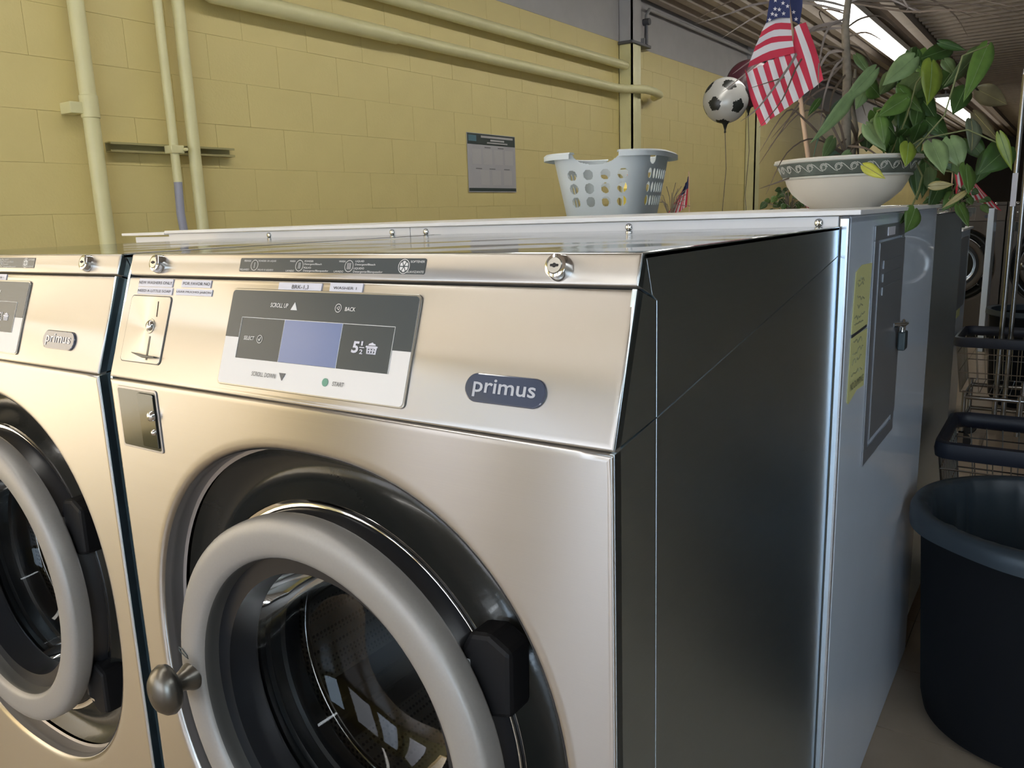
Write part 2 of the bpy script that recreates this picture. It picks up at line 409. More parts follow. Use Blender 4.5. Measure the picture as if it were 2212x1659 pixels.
BLADES=[
 ([[0.602,1.594,1.566],[0.545,1.52,1.577],[0.448,1.413,1.566],[0.407,1.341,1.54],[0.353,1.259,1.511]],0.0055,0),
 ([[0.602,1.591,1.555],[0.492,1.557,1.587],[0.411,1.528,1.567],[0.33,1.493,1.519]],0.0055,0),
 ([[0.605,1.584,1.517],[0.53,1.508,1.506],[0.449,1.418,1.452],[0.407,1.357,1.409]],0.0055,0),
 ([[0.603,1.588,1.538],[0.477,1.542,1.508],[0.412,1.534,1.456],[0.327,1.508,1.391]],0.0066,0),
 ([[0.604,1.586,1.528],[0.553,1.501,1.512],[0.54,1.436,1.463],[0.53,1.369,1.406],[0.497,1.28,1.321],[0.478,1.213,1.286]],0.0066,0),
 ([[0.612,1.574,1.462],[0.573,1.559,1.46],[0.551,1.545,1.413],[0.535,1.531,1.355]],0.0066,0),
 ([[0.611,1.57,1.446],[0.563,1.478,1.414],[0.522,1.396,1.394],[0.468,1.301,1.365]],0.0044,1),
 ([[0.613,1.567,1.429],[0.545,1.548,1.409],[0.473,1.53,1.404],[0.406,1.506,1.362]],0.0044,1),
 ([[0.629,1.533,1.255],[0.592,1.481,1.212],[0.562,1.436,1.179],[0.522,1.389,1.161],[0.482,1.341,1.143]],0.0055,1),
 ([[0.629,1.528,1.233],[0.571,1.527,1.193],[0.514,1.533,1.174],[0.451,1.534,1.155]],0.0055,1),
 ([[0.63,1.526,1.222],[0.606,1.459,1.242],[0.569,1.39,1.293],[0.546,1.322,1.31],[0.518,1.223,1.218]],0.0055,1),
 ([[0.63,1.525,1.217],[0.593,1.527,1.29],[0.556,1.519,1.325],[0.518,1.5,1.316],[0.466,1.455,1.241]],0.0044,1),
 ([[0.632,1.526,1.217],[0.587,1.483,1.319],[0.556,1.432,1.349],[0.527,1.356,1.274],[0.5,1.28,1.196]],0.0044,1),
 ([[0.633,1.528,1.222],[0.591,1.529,1.209],[0.547,1.518,1.156],[0.521,1.532,1.152]],0.0098,2),
 ([[0.634,1.527,1.217],[0.61,1.491,1.222],[0.586,1.445,1.19],[0.566,1.402,1.153]],0.0087,2),
 ([[0.633,1.53,1.233],[0.659,1.604,1.256],[0.679,1.666,1.247],[0.703,1.726,1.225]],0.0055,1),
 ([[0.634,1.533,1.238],[0.683,1.489,1.227],[0.728,1.439,1.202],[0.769,1.393,1.199]],0.0055,1),
 ([[0.635,1.529,1.222],[0.672,1.585,1.265],[0.717,1.631,1.253]],0.0044,1),
 ([[0.632,1.527,1.222],[0.618,1.487,1.295],[0.591,1.423,1.313],[0.578,1.357,1.287]],0.0055,1),
 ([[0.604,1.597,1.571],[0.658,1.677,1.608],[0.711,1.74,1.579],[0.747,1.793,1.561]],0.0055,0),
 ([[0.605,1.599,1.576],[0.685,1.64,1.602],[0.729,1.637,1.553],[0.722,1.608,1.537]],0.0055,0),
 ([[0.605,1.6,1.582],[0.702,1.724,1.61],[0.793,1.827,1.57],[0.833,1.889,1.511]],0.0055,1),
 ([[0.605,1.599,1.576],[0.735,1.604,1.536],[0.832,1.593,1.522],[0.95,1.591,1.486]],0.0044,1),
 ([[0.605,1.6,1.582],[0.738,1.703,1.573],[0.857,1.796,1.565],[0.953,1.869,1.541]],0.0044,1),
 ([[0.604,1.601,1.587],[0.762,1.662,1.593],[0.877,1.682,1.552],[0.964,1.683,1.518]],0.0044,1),
 ([[0.605,1.6,1.58],[0.698,1.695,1.568],[0.778,1.784,1.574],[0.848,1.86,1.548]],0.0044,1),
 ([[0.605,1.6,1.582],[0.668,1.625,1.586],[0.748,1.648,1.542],[0.76,1.633,1.534]],0.0044,0),
 ([[0.602,1.59,1.549],[0.555,1.613,1.571],[0.526,1.642,1.57],[0.549,1.695,1.52]],0.0044,1),
 ([[0.61,1.573,1.462],[0.577,1.496,1.466],[0.548,1.41,1.428],[0.535,1.321,1.335],[0.513,1.234,1.272]],0.0044,1),
 ([[0.612,1.569,1.44],[0.578,1.548,1.4],[0.549,1.538,1.391],[0.528,1.52,1.327]],0.0044,1),
 ([[0.599,1.596,1.582],[0.528,1.501,1.597],[0.418,1.37,1.576],[0.351,1.259,1.518]],0.0044,1),
 ([[0.607,1.585,1.517],[0.626,1.638,1.543],[0.657,1.695,1.553],[0.687,1.743,1.529]],0.0044,1),
 ([[0.609,1.581,1.495],[0.651,1.58,1.499],[0.694,1.572,1.471]],0.0044,1),
 ([[0.61,1.578,1.478],[0.63,1.664,1.472],[0.645,1.74,1.435]],0.0044,1),
 ([[0.633,1.525,1.211],[0.583,1.426,1.253],[0.55,1.32,1.219],[0.538,1.214,1.128]],0.0033,1),
 ([[0.619,1.554,1.364],[0.571,1.537,1.378],[0.517,1.499,1.327],[0.469,1.462,1.263]],0.0044,1),
 ([[0.62,1.552,1.353],[0.606,1.487,1.328],[0.596,1.413,1.261],[0.599,1.349,1.197]],0.0055,2),
 ([[0.626,1.545,1.309],[0.64,1.591,1.257],[0.64,1.628,1.203]],0.0087,1),
 ([[0.611,1.571,1.451],[0.593,1.529,1.417],[0.585,1.486,1.351],[0.588,1.45,1.285]],0.0055,0),
 ([[0.618,1.562,1.397],[0.642,1.652,1.393],[0.658,1.725,1.343]],0.0055,1),
 ([[0.615,1.563,1.408],[0.616,1.438,1.353],[0.637,1.322,1.282]],0.0055,1),
 ([[0.616,1.566,1.418],[0.635,1.587,1.376],[0.656,1.604,1.311]],0.0055,1),
 ([[0.605,1.589,1.538],[0.581,1.515,1.51],[0.581,1.445,1.428],[0.596,1.388,1.36]],0.0055,0),
]
VINES=[[[0.783,1.58,1.214],[0.792,1.48,1.189],[0.82,1.391,1.155],[0.826,1.314,1.125],[0.826,1.23,1.089]],[[0.777,1.625,1.211],[0.81,1.569,1.196],[0.835,1.532,1.178]],[[0.782,1.627,1.205],[0.821,1.571,1.174],[0.862,1.548,1.164]],[[0.849,1.664,1.167],[0.864,1.591,1.136],[0.859,1.53,1.104]],[[0.722,1.585,1.202],[0.773,1.548,1.213],[0.833,1.56,1.291],[0.861,1.562,1.417],[0.904,1.596,1.436]],[[0.718,1.582,1.202],[0.756,1.558,1.298],[0.774,1.538,1.366],[0.805,1.519,1.404]],[[0.722,1.585,1.202],[0.788,1.566,1.244],[0.88,1.584,1.258],[0.963,1.58,1.213]],[[0.713,1.578,1.202],[0.707,1.511,1.247],[0.706,1.476,1.307],[0.766,1.473,1.328]],[[0.722,1.585,1.202],[0.8,1.564,1.202],[0.883,1.565,1.178]],[[0.672,1.55,1.204],[0.678,1.478,1.194],[0.691,1.435,1.186]]]
CANE=[[0.631,1.536,1.21],[0.622,1.553,1.299],[0.617,1.564,1.407],[0.603,1.582,1.517],[0.603,1.598,1.576],[0.604,1.608,1.615]]
CANE_TWIG=[[0.628,1.597,1.214],[0.635,1.607,1.28],[0.623,1.601,1.341],[0.625,1.611,1.423]]
STICK=[[0.576,1.408,1.198],[0.506,1.43,1.573]]
FLAG_UPPER=[[[0.486,1.398,1.573],[0.5,1.413,1.577],[0.513,1.428,1.58]],[[0.475,1.38,1.514],[0.495,1.402,1.528],[0.52,1.409,1.525]],[[0.467,1.375,1.496],[0.494,1.388,1.512],[0.522,1.412,1.512]],[[0.467,1.36,1.48],[0.492,1.387,1.498],[0.523,1.414,1.498]],[[0.46,1.356,1.463],[0.488,1.386,1.483],[0.528,1.404,1.483]],[[0.456,1.356,1.451],[0.49,1.374,1.468],[0.529,1.407,1.472]],[[0.454,1.338,1.429],[0.489,1.373,1.451],[0.531,1.41,1.46]],[[0.45,1.337,1.416],[0.489,1.374,1.433],[0.536,1.399,1.444]]]
FLAG_LOWER=[[[0.444,1.334,1.412],[0.448,1.339,1.404],[0.456,1.352,1.413],[0.467,1.35,1.415],[0.476,1.363,1.42],[0.483,1.375,1.431],[0.496,1.375,1.432],[0.504,1.387,1.439],[0.513,1.399,1.443],[0.526,1.399,1.446],[0.531,1.409,1.45],[0.527,1.425,1.505],[0.538,1.424,1.509],[0.549,1.437,1.514]],[[0.46,1.333,1.347],[0.467,1.344,1.35],[0.479,1.343,1.354],[0.486,1.354,1.361],[0.494,1.366,1.366],[0.505,1.366,1.372],[0.514,1.378,1.378],[0.521,1.39,1.385],[0.533,1.39,1.392],[0.543,1.404,1.4],[0.548,1.415,1.409],[0.555,1.416,1.434],[0.565,1.43,1.441],[0.574,1.443,1.449]],[[0.484,1.339,1.284],[0.496,1.337,1.287],[0.501,1.349,1.298],[0.508,1.361,1.305],[0.519,1.36,1.311],[0.526,1.371,1.319],[0.533,1.383,1.326],[0.543,1.382,1.333],[0.552,1.395,1.341],[0.559,1.408,1.352],[0.57,1.407,1.359],[0.577,1.419,1.365],[0.584,1.431,1.374],[0.595,1.431,1.383]]]
FLAG_STARS=[[0.485,1.37,1.517],[0.489,1.376,1.53],[0.496,1.38,1.527],[0.493,1.382,1.541],[0.501,1.387,1.539],[0.51,1.391,1.53],[0.492,1.386,1.56],[0.507,1.394,1.553],[0.516,1.399,1.546],[0.527,1.431,1.522],[0.521,1.431,1.538]]
CANTON=[[[0.486,1.405,1.625],[0.499,1.419,1.628],[0.508,1.431,1.63]],[[0.479,1.389,1.564],[0.497,1.409,1.573],[0.518,1.412,1.57]],[[0.476,1.379,1.514],[0.499,1.388,1.523],[0.521,1.408,1.523]]]
CANTON_RIGHT=[[[0.504,1.451,1.635],[0.518,1.464,1.632],[0.529,1.475,1.622]],[[0.509,1.445,1.577],[0.522,1.456,1.569],[0.536,1.451,1.551]],[[0.514,1.439,1.524],[0.527,1.437,1.517],[0.533,1.444,1.512]]]

# ------------------------------------------------------------------ the room
XR, YB = 7.0, 30.0
mb = MB().box(WX - .2, XR + .2, YF - .2, YB + .2, FZ - .1, FZ - .004)
floor = tag(obj('floor', mb, M_GROUT), kind='structure')
# vinyl tiles, each its own piece where the photo can tell them apart
TS = .305
tile_me = MB().box(-TS / 2 + .0012, TS / 2 - .0012, -TS / 2 + .0012, TS / 2 - .0012, -.004, 0)
t0 = None; seen = set()
def add_tile(ix, iy):
    global t0
    if t0 is None: t0 = obj('floor_tile', tile_me, M_TILE, floor); o = t0
    else: o = t0.copy(); C.objects.link(o); o.parent = floor
    o.location = (.65 + ix * TS, .3 + iy * TS, FZ)
for iy in range(-2, 27):
    for ix in range(0, 8):
        add_tile(ix, iy)
mb = MB()
for iy in range(-16, 99):
    for ix in range(-10, 21):
        if not (0 <= ix < 8 and -2 <= iy < 27):
            x, y = .65 + ix * TS, .3 + iy * TS
            h = TS / 2 - .0012; mb.add([(x - h, y - h, FZ), (x + h, y - h, FZ), (x + h, y + h, FZ), (x - h, y + h, FZ)], [(0, 1, 2, 3)])
tag(obj('far_tiles', mb, M_TILE, floor), kind='stuff')

mb = MB(); cuts = [YF - .2] + [e for w in LWINS for e in w[:2]] + [YB]; cuts = sorted(cuts)
for i in range(0, len(cuts), 2): mb.box(WX - .2, WX - .003, cuts[i], cuts[i + 1], FZ, 2.566)
for w in LWINS: mb.box(WX - .2, WX - .003, w[0], w[1], FZ, .2); mb.box(WX - .2, WX - .003, w[0], w[1], 2.2, 2.566)
wall = tag(obj('wall_left', mb, M_JOINT), kind='structure')
b0 = None
BL, BH = .413, .2037
for r in range(8):
    z = .965 + r * BH
    off = 1.122 if r % 2 == 0 else 1.122 - BL / 2
    for k in range(-2, 28):
        y = off + BL * k
        if y > 12.2: continue
        mbk = MB().box(WX - .05, WX, .0009, BL - .0009, .0008, BH - .0008)
        if b0 is None: b0 = obj('block', mbk, M_WALL, wall, bev=.0008); o = b0
        else: o = b0.copy(); C.objects.link(o); o.parent = wall
        zz = z; o.location = (random.uniform(-.0012, .0), y, zz)
mb = MB()
for r in range(-6, 8):
    z = .965 + r * BH; off = 1.122 if r % 2 == 0 else 1.122 - BL / 2
    for k in range(-14, 70):
        y = off + BL * k
        if r >= 0 and -2 <= k < 28 and y <= 12.2: continue
        if z < FZ + .01 or y + BL > YB or y < YF: continue
        if any(y + BL > w[0] and y < w[1] and .2 < z + BH and z < 2.2 for w in LWINS): continue
        mb.box(WX - .05, WX, y + .002, y + BL - .002, z + .0018, z + BH - .0018)
tag(obj('other_blocks', mb, M_WALL, wall), kind='stuff')
tag(obj('wall_left_upper', MB().box(WX - .2, WX + .002, YF - .2, YB, 2.562, CEIL + .2), M_GREYW), kind='structure')
tag(obj('wall_back', MB().box(WX - .2, XR + .2, YB, YB + .2, FZ, CEIL + .2), mat('back_paint', (.10, .085, .075), .8)), kind='structure')
tag(obj('wall_right', MB().box(XR, XR + .2, YF - .2, YB, FZ, CEIL + .2), mat('right_paint', (.30, .33, .35), .8)), kind='structure')
mb = MB(); xs = [WX - .2] + [e for w in WINS for e in w] + [XR + .2]
for i in range(0, len(xs), 2): mb.box(xs[i], xs[i + 1], YF - .2, YF, FZ, CEIL + .2)
for a, b_ in WINS: mb.box(a, b_, YF - .2, YF, FZ, .05); mb.box(a, b_, YF - .2, YF, 2.25, CEIL + .2)
tag(obj('wall_front', mb, M_WALL), kind='structure')
for i, (a, b_) in enumerate(WINS):
    w = empty('window_%d' % (i + 1), ((a + b_) / 2, YF - .1, .05)); w['kind'] = 'structure'
    mb = MB().box(a, a + .05, YF - .14, YF - .06, .05, 2.25).box(b_ - .05, b_, YF - .14, YF - .06, .05, 2.25).box(a, b_, YF - .14, YF - .06, .05, .1).box(a, b_, YF - .14, YF - .06, 2.2, 2.25).box((a + b_) / 2 - .02, (a + b_) / 2 + .02, YF - .13, YF - .07, .05, 2.25)
    obj('window_frame', mb, M_GLASSP, w)
    obj('pane', MB().box(a + .05, (a + b_) / 2 - .02, YF - .103, YF - .097, .1, 2.2), M_PANE, w)
    obj('pane', MB().box((a + b_) / 2 + .02, b_ - .05, YF - .103, YF - .097, .1, 2.2), M_PANE, w)

for i, w_ in enumerate(LWINS):
    ya, yb_ = w_[:2]; w = empty('window_%d' % (i + 4), (WX - .1, (ya + yb_) / 2, .2)); w['kind'] = 'structure'
    obj('window_frame', MB().box(WX - .14, WX - .06, ya, ya + .05, .2, 2.2).box(WX - .14, WX - .06, yb_ - .05, yb_, .2, 2.2).box(WX - .14, WX - .06, ya, yb_, .2, .25).box(WX - .14, WX - .06, ya, yb_, 2.15, 2.2), M_GLASSP, w)
    obj('pane', MB().box(WX - .103, WX - .097, ya + .05, yb_ - .05, .25, 2.15), M_PANE, w)
# ceiling: steel deck, its ribs running along the yellow wall near it and across the room beyond
ceil = tag(obj('ceiling', MB().box(WX - .2, XR + .2, YF - .2, YB + .2, CEIL + .07, CEIL + .12), M_CEIL), kind='structure')
def rib(L): return MB().prism([(0, 0), (.03, -.04), (.10, -.04), (.13, 0)], 0, L)
mbr = rib(1); n0 = None
for k in range(9):
    mb = MB(); x = WX + .05 + k * .19
    mb.add([(x, YF, CEIL + .07), (x + .03, YF, CEIL + .01), (x + .11, YF, CEIL + .01), (x + .14, YF, CEIL + .07), (x, YB, CEIL + .07), (x + .03, YB, CEIL + .01), (x + .11, YB, CEIL + .01), (x + .14, YB, CEIL + .07)], [(0, 1, 5, 4), (1, 2, 6, 5), (2, 3, 7, 6)])
    obj('deck_rib', mb, M_CEIL, ceil, nofix=True)
obj('ceiling_beam', MB().box(WX + 1.78, WX + 1.88, YF, YB, CEIL - .04, CEIL + .07), M_CEIL, ceil)
mb = MB().add([(WX + 1.9, 0, CEIL + .07), (WX + 1.9, .03, CEIL + .02), (WX + 1.9, .11, CEIL + .02), (WX + 1.9, .14, CEIL + .07), (XR, 0, CEIL + .07), (XR, .03, CEIL + .02), (XR, .11, CEIL + .02), (XR, .14, CEIL + .07)], [(0, 1, 5, 4), (1, 2, 6, 5), (2, 3, 7, 6)])
rb = obj('deck_rib', mb, M_CEIL, ceil, nofix=True); rb.location.y = YF
for k in range(1, 150):
    o = rb.copy(); C.objects.link(o); o.parent = ceil; o.location.y = YF + k * .225
# fluorescent strips; the third is unseen, added to light the bulkhead end
for (x, y0, y1, lab) in ((-.80, -4.4, 11.2, 'long lit fluorescent ceiling strip, the nearer one above the flag and plant'), (-.98, 15.8, 24.5, 'long lit fluorescent ceiling strip, the farther one low behind the leaves'), (3.3, -4.4, .2, 'unseen fluorescent ceiling strip added over the right aisle to light the bulkhead end')):
    t = empty('fluorescent_light', (x, y0, 2.86)); tag(t, lab, 'ceiling light', 'fluorescent ceiling strips')
    obj('lamp_housing', MB().box(x - .11, x + .11, y0, y1, 2.84, 2.90), M_FIX, t, bev=.004)
    for s in (-.062, 0, .062): obj('lamp_tube', MB().tube([(x + s, y0 + .04, 2.81), (x + s, y1 - .04, 2.81)], .03, 12), M_TUBE if x < 0 else M_TUBE_ADDED, t, smooth=60)
    for yy in (y0 + .5, (y0 + y1) / 2, y1 - .5): obj('hanger', MB().box(x - .012, x + .012, yy - .012, yy + .012, 2.90, CEIL + .07), M_FIX, t)

# ------------------------------------------------------------------ pipes and columns on the yellow wall
def jitter_path(p0, p1, n=6, a=.0):
    return [tuple(p0[i] + (p1[i] - p0[i]) * k / n for i in range(3)) for k in range(n + 1)]
o = obj('vertical_pipe', MB().tube([(-2.27, 1.30, FZ), (-2.27, 1.30, CEIL + .05)], .033, 16), M_PIPE, smooth=60)
r = empty('vertical_pipe', (-2.27, 1.30, FZ)); bpy.data.objects.remove(o)
tag(r, 'thick yellow painted vertical pipe, leftmost on the yellow block wall', 'pipe')
obj('pipe_run', MB().tube([(-2.27, 1.30, FZ), (-2.27, 1.30, CEIL + .05)], .032, 16), M_PIPE, r, smooth=60)
obj('coupling', MB().tube([(-2.27, 1.30, 1.55), (-2.27, 1.30, 1.64)], .036, 16), M_PIPE, r, smooth=60, bev=.003)
obj('wall_clip', MB().box(WX, -2.26, 1.215, 1.27, 1.565, 1.61), M_PIPE, r, bev=.003)
r = empty('vertical_conduit', (-2.27, 1.665, FZ)); tag(r, 'thin yellow painted vertical conduit whose lower end is bare grey', 'pipe')
obj('pipe_run', MB().tube([(-2.27, 1.665, 1.30), (-2.27, 1.665, CEIL + .05)], .0195, 12), M_PIPE, r, smooth=60)
tag(obj('bare_end', MB().tube([(-2.27, 1.665, 1.305), (-2.27, 1.66, 1.16), (-2.268, 1.672, 1.0), (-2.265, 1.70, FZ)], .0185, 12), M_FLEX, r, smooth=60), 'bare grey lower length of the conduit')
obj('strap', MB().box(-2.30, -2.245, 1.635, 1.70, 1.425, 1.46).tube([(-2.245, 1.70, 1.442), (-2.225, 1.70, 1.442)], .008, 8), M_PIPE, r, bev=.003)
r = empty('vertical_pipe', (-2.27, 1.767, FZ)); tag(r, 'medium yellow painted vertical pipe just right of the thin conduit', 'pipe')
obj('pipe_run', MB().tube([(-2.27, 1.767, FZ), (-2.27, 1.767, CEIL + .05)], .0275, 14), M_PIPE, r, smooth=60)
mb = MB().box(WX, -2.297, 1.385, 2.01, 1.424, 1.428).box(WX, -2.297, 1.385, 2.01, 1.461, 1.465).box(WX, WX + .003, 1.385, 2.01, 1.428, 1.461)
mb.box(-2.303, -2.297, 1.385, 2.01, 1.428, 1.433).box(-2.303, -2.297, 1.385, 2.01, 1.456, 1.461)
tag(obj('strut_channel', mb, M_MOUNT), 'short horizontal steel channel on the wall behind the vertical pipes', 'bracket')
r = empty('horizontal_pipe', (-2.27, 3.0, 2.352)); tag(r, 'upper yellow painted horizontal pipe running to the wall column', 'pipe')
obj('pipe_run', MB().tube([(-2.27, 2.0, CEIL + .05), (-2.27, 2.0, 2.40), (-2.27, 2.012, 2.364), (-2.27, 2.05, 2.352), (-2.27, 6.19, 2.352)], .036, 14), M_PIPE, r, smooth=60)
r = empty('horizontal_pipe', (-2.27, 3.0, 2.147)); tag(r, 'lower yellow painted horizontal pipe bending round the wall column', 'pipe')
obj('pipe_run', MB().tube([(-2.27, 1.885, CEIL + .05), (-2.27, 1.885, 2.21), (-2.27, 1.90, 2.165), (-2.27, 1.945, 2.147), (-2.27, 3.2, 2.147)], .043, 14), M_PIPE, r, smooth=60)
obj('pipe_run', MB().tube([(-2.27, 3.15, 2.147), (-2.27, 5.95, 2.147), (-2.25, 6.12, 2.149), (-2.17, 6.25, 2.152), (-2.14, 6.34, 2.153), (-2.15, 6.52, 2.153), (-2.20, 6.75, 2.153), (-2.30, 6.85, 2.15)], .036, 14), M_PIPE, r, smooth=60)
# steel column against the wall, yellow below and grey above
def column(y, lab, full=True):
    r = empty('wall_column', (-2.28, y + .18, FZ)); tag(r, lab, 'column')
    for z0, z1, m in ((FZ, 2.54, M_PIPE), (2.54, CEIL + .05, M_GREYW)):
        obj('column_shaft', MB().box(WX, -2.21, y, y + .015, z0, z1).box(WX, -2.335, y, y + .34, z0, z1).box(-2.225, -2.21, y, y + .172, z0, z1).box(WX, -2.22, y + .17, y + .185, z0, z1), m, r)
        if full:
            obj('riser_pipe', MB().tube([(-2.27, y + .10 + .02, z0), (-2.27, y + .12, z1)], .03, 12), m, r, smooth=60)
            obj('riser_pipe', MB().tube([(-2.29, y + .25, z0), (-2.29, y + .25, z1)], .028, 12), m, r, smooth=60)
            obj('riser_pipe', MB().tube([(-2.30, y + .32, z0), (-2.30, y + .32, z1)], .018, 12), m, r, smooth=60)
    if full:
        obj('clamp', MB().box(-2.335, -2.19, y - .03, y + .35, 2.53, 2.555), mat('clamp_dark', (.12, .12, .13), .5, .5), r, bev=.004)
        obj('junction_box', MB().box(-2.33, -2.25, y + .34, y + .44, 2.53, 2.63), M_GREYW, r, bev=.004)
        obj('valve', MB().tube([(-2.22, y + .25, 2.74), (-2.16, y + .25, 2.74)], .03, 12).tube([(-2.19, y + .25, 2.74), (-2.19, y + .25, 2.55)], .014, 8), mat('clamp_dark', (.12, .12, .13), .5, .5), r, smooth=50)
column(6.2, 'yellow and grey painted steel column with pipes beside the laundry basket')
column(9.62, 'yellow painted steel column behind the football balloon', False)
tag(obj('ceiling_conduit', MB().tube([(-2.28, 6.62, 2.62), (-2.28, 6.64, 2.84), (-2.28, 6.70, 2.90), (-2.28, 9.6, 2.905), (-2.28, 16, 2.905)], .016, 10), M_GREYW, smooth=60), 'thin grey conduit along the top of the grey wall band', 'pipe')

# poster
r = empty('wall_poster', (WX + .004, 4.21, 1.27)); tag(r, 'grey laminated instruction poster with a dark header taped to the block wall', 'poster')
F = Matrix(((0, 0, 1, WX + .004), (1, 0, 0, 3.925), (0, 1, 0, 1.266), (0, 0, 0, 1)))   # u along wall, v up
PW, PH = .58, .395
def pz(x0, x1, y0, y1): return [(x0, y0), (x1, y0), (x1, y1), (x0, y1)]
sh = obj('sheet', MB().prism(pz(0, PW, 0, PH), 0, .002), M_PAPER, r, frame=F)
obj('header', MB().prism(pz(.004, PW - .004, PH - .075, PH - .004), .002, .003), M_PAPERD, sh)
obj('footer', MB().prism(pz(.004, PW - .004, .006, .028), .002, .003), M_PAPERD, sh)
obj('logo', MB().prism(pz(.015, .105, PH - .055, PH - .015), .003, .0036), M_PAPERB, sh)
mb = MB(); 
for x0, x1, y0, y1 in ((.16, .55, PH - .028, PH - .014), (.27, .44, PH - .048, PH - .036), (.23, .48, PH - .064, PH - .055)): mb.prism(pz(x0, x1, y0, y1), .003, .0036)
obj('heading_lines', mb, M_PAPER2, sh)
for j, (y0, y1) in enumerate(((.05, .15), (.19, .29))):
    for i in range(3 if j == 0 else 4):
        x0 = (.14 + .14 * i) if j == 0 else (.05 + .13 * i)
        obj('print_panel', MB().prism(pz(x0, x0 + .105, y0, y1), .002, .0028), M_PAPER2, sh)
mb = MB()
for x0, y0 in ((.09, .156), (.25, .156), (.43, .156), (.2, .30), (.36, .30)): mb.prism(pz(x0, x0 + .07, y0, y0 + .006), .002, .0028)
obj('caption_lines', mb, M_PRINTD, sh)

# ------------------------------------------------------------------ the washer
W, YBK, ZP, ZT, ZB = .79, .7875, .90, 1.0376, -.12
WASHER_C = (.397, .503)
A0, SV = Vector((0, 0, ZP)), Vector((0, .0482, .1376)).normalized()
B0, TV = Vector((0, .0482, ZT)), Vector((0, .00997, .0298)).normalized()
def plane_frame(o, v):
    x = Vector((1, 0, 0)); n = x.cross(v)
    m = Matrix((x, v, n)).transposed().to_4x4(); m.translation = o
    return m
FS, FT = plane_frame(A0, SV), plane_frame(B0, TV)
FF = plane_frame(Vector((0, 0, 0)), Vector((0, 0, 1)))       # front plane: (x, z) -> local xy, z out
def pillow(w0, w1, h0, h1, depth=.012, r=.003, n=3):
    """sheet panel with rolled edges, face at z=0, in a plane frame"""
    mb = MB(); prof = [(r - r * math.sin(PI / 2 * k / n), -(r - r * math.cos(PI / 2 * k / n))) for k in range(n + 1)] + [(0, -depth)]
    prof = [(r * 2.2, 0)] + prof
    for ins, z in prof: mb.v += [(w0 + ins, h0 + ins, z), (w1 - ins, h0 + ins, z), (w1 - ins, h1 - ins, z), (w0 + ins, h1 - ins, z)]
    mb.f.append((0, 1, 2, 3)); mb.m.append(0)
    for i in range(len(prof) - 1):
        for k in range(4):
            a, b = i * 4 + k, i * 4 + (k + 1) % 4
            mb.f.append((a, a + 4, b + 4, b)); mb.m.append(0)
    return mb
def superell(a, w, n=2.3):
    c, s = math.cos(w), math.sin(w)
    k = (abs(c) ** n + abs(s) ** n) ** (-1 / n)
    return a * k * c, a * k * s
def front_panel():
    N = 128; mb = MB(); cx, cz = WASHER_C; a = .343
    x0, x1, z0, z1 = .0, W, ZB, ZP - .0015
    angs = sorted([2 * PI * k / N for k in range(N)] + [math.atan2(zz - cz, xx - cx) % (2 * PI) for xx in (x0, x1) for zz in (z0, z1)])
    def rect(w, ins=0.0):
        c, s = math.cos(w), math.sin(w); t = 1e9
        if c > 1e-9: t = min(t, (x1 - cx) / c)
        if c < -1e-9: t = min(t, (x0 - cx) / c)
        if s > 1e-9: t = min(t, (z1 - cz) / s)
        if s < -1e-9: t = min(t, (z0 - cz) / s)
        x, z = cx + t * c, cz + t * s
        return min(max(x, x0 + ins), x1 - ins), min(max(z, z0 + ins), z1 - ins)
    rows = []
    r = .003
    for ins, y in ((0, .014), (0, r), (r * .3, r * .3), (r, 0), (r * 2.5, 0)): rows.append([(rect(w, ins)[0], y, rect(w, ins)[1]) for w in angs])
    for k, y in ((a + .014, 0), (a + .006, 0), (a + .002, .001), (a - .002, .005), (a - .003, .012)):
        rows.append([(cx + superell(k, w)[0], y, cz + superell(k, w)[1]) for w in angs])
    n = len(angs)
    for rw in rows: mb.v += rw
    for i in range(len(rows) - 1):
        for k in range(n): mb.f.append((i * n + k, i * n + (k + 1) % n, (i + 1) * n + (k + 1) % n, (i + 1) * n + k)); mb.m.append(0)
    return mb
def se_ring(rows, N=128, blend=None):
    """rows of (a_superellipse, r_circle, t, y)"""
    mb = MB(); cx, cz = WASHER_C
    for a, rc, t, y in rows:
        for k in range(N):
            w = 2 * PI * k / N; sx, sz = superell(a, w); c, s = rc * math.cos(w), rc * math.sin(w)
            mb.v.append((cx + sx * (1 - t) + c * t, y, cz + sz * (1 - t) + s * t))
    for i in range(len(rows) - 1):
        for k in range(N): mb.f.append((i * N + k, i * N + (k + 1) % N, (i + 1) * N + (k + 1) % N, (i + 1) * N + k)); mb.m.append(0)
    return mb
def lathe_door(prof, n=96): return MB().lathe(prof, (WASHER_C[0], 0, WASHER_C[1]), n, 'y')
def prism_yz(pts, x0, x1):
    n = len(pts)
    return MB().add([(x0, y, z) for y, z in pts] + [(x1, y, z) for y, z in pts], [tuple(range(n)), tuple(reversed(range(n, 2 * n)))] + [(i, n + i, n + (i + 1) % n, (i + 1) % n) for i in range(n)])

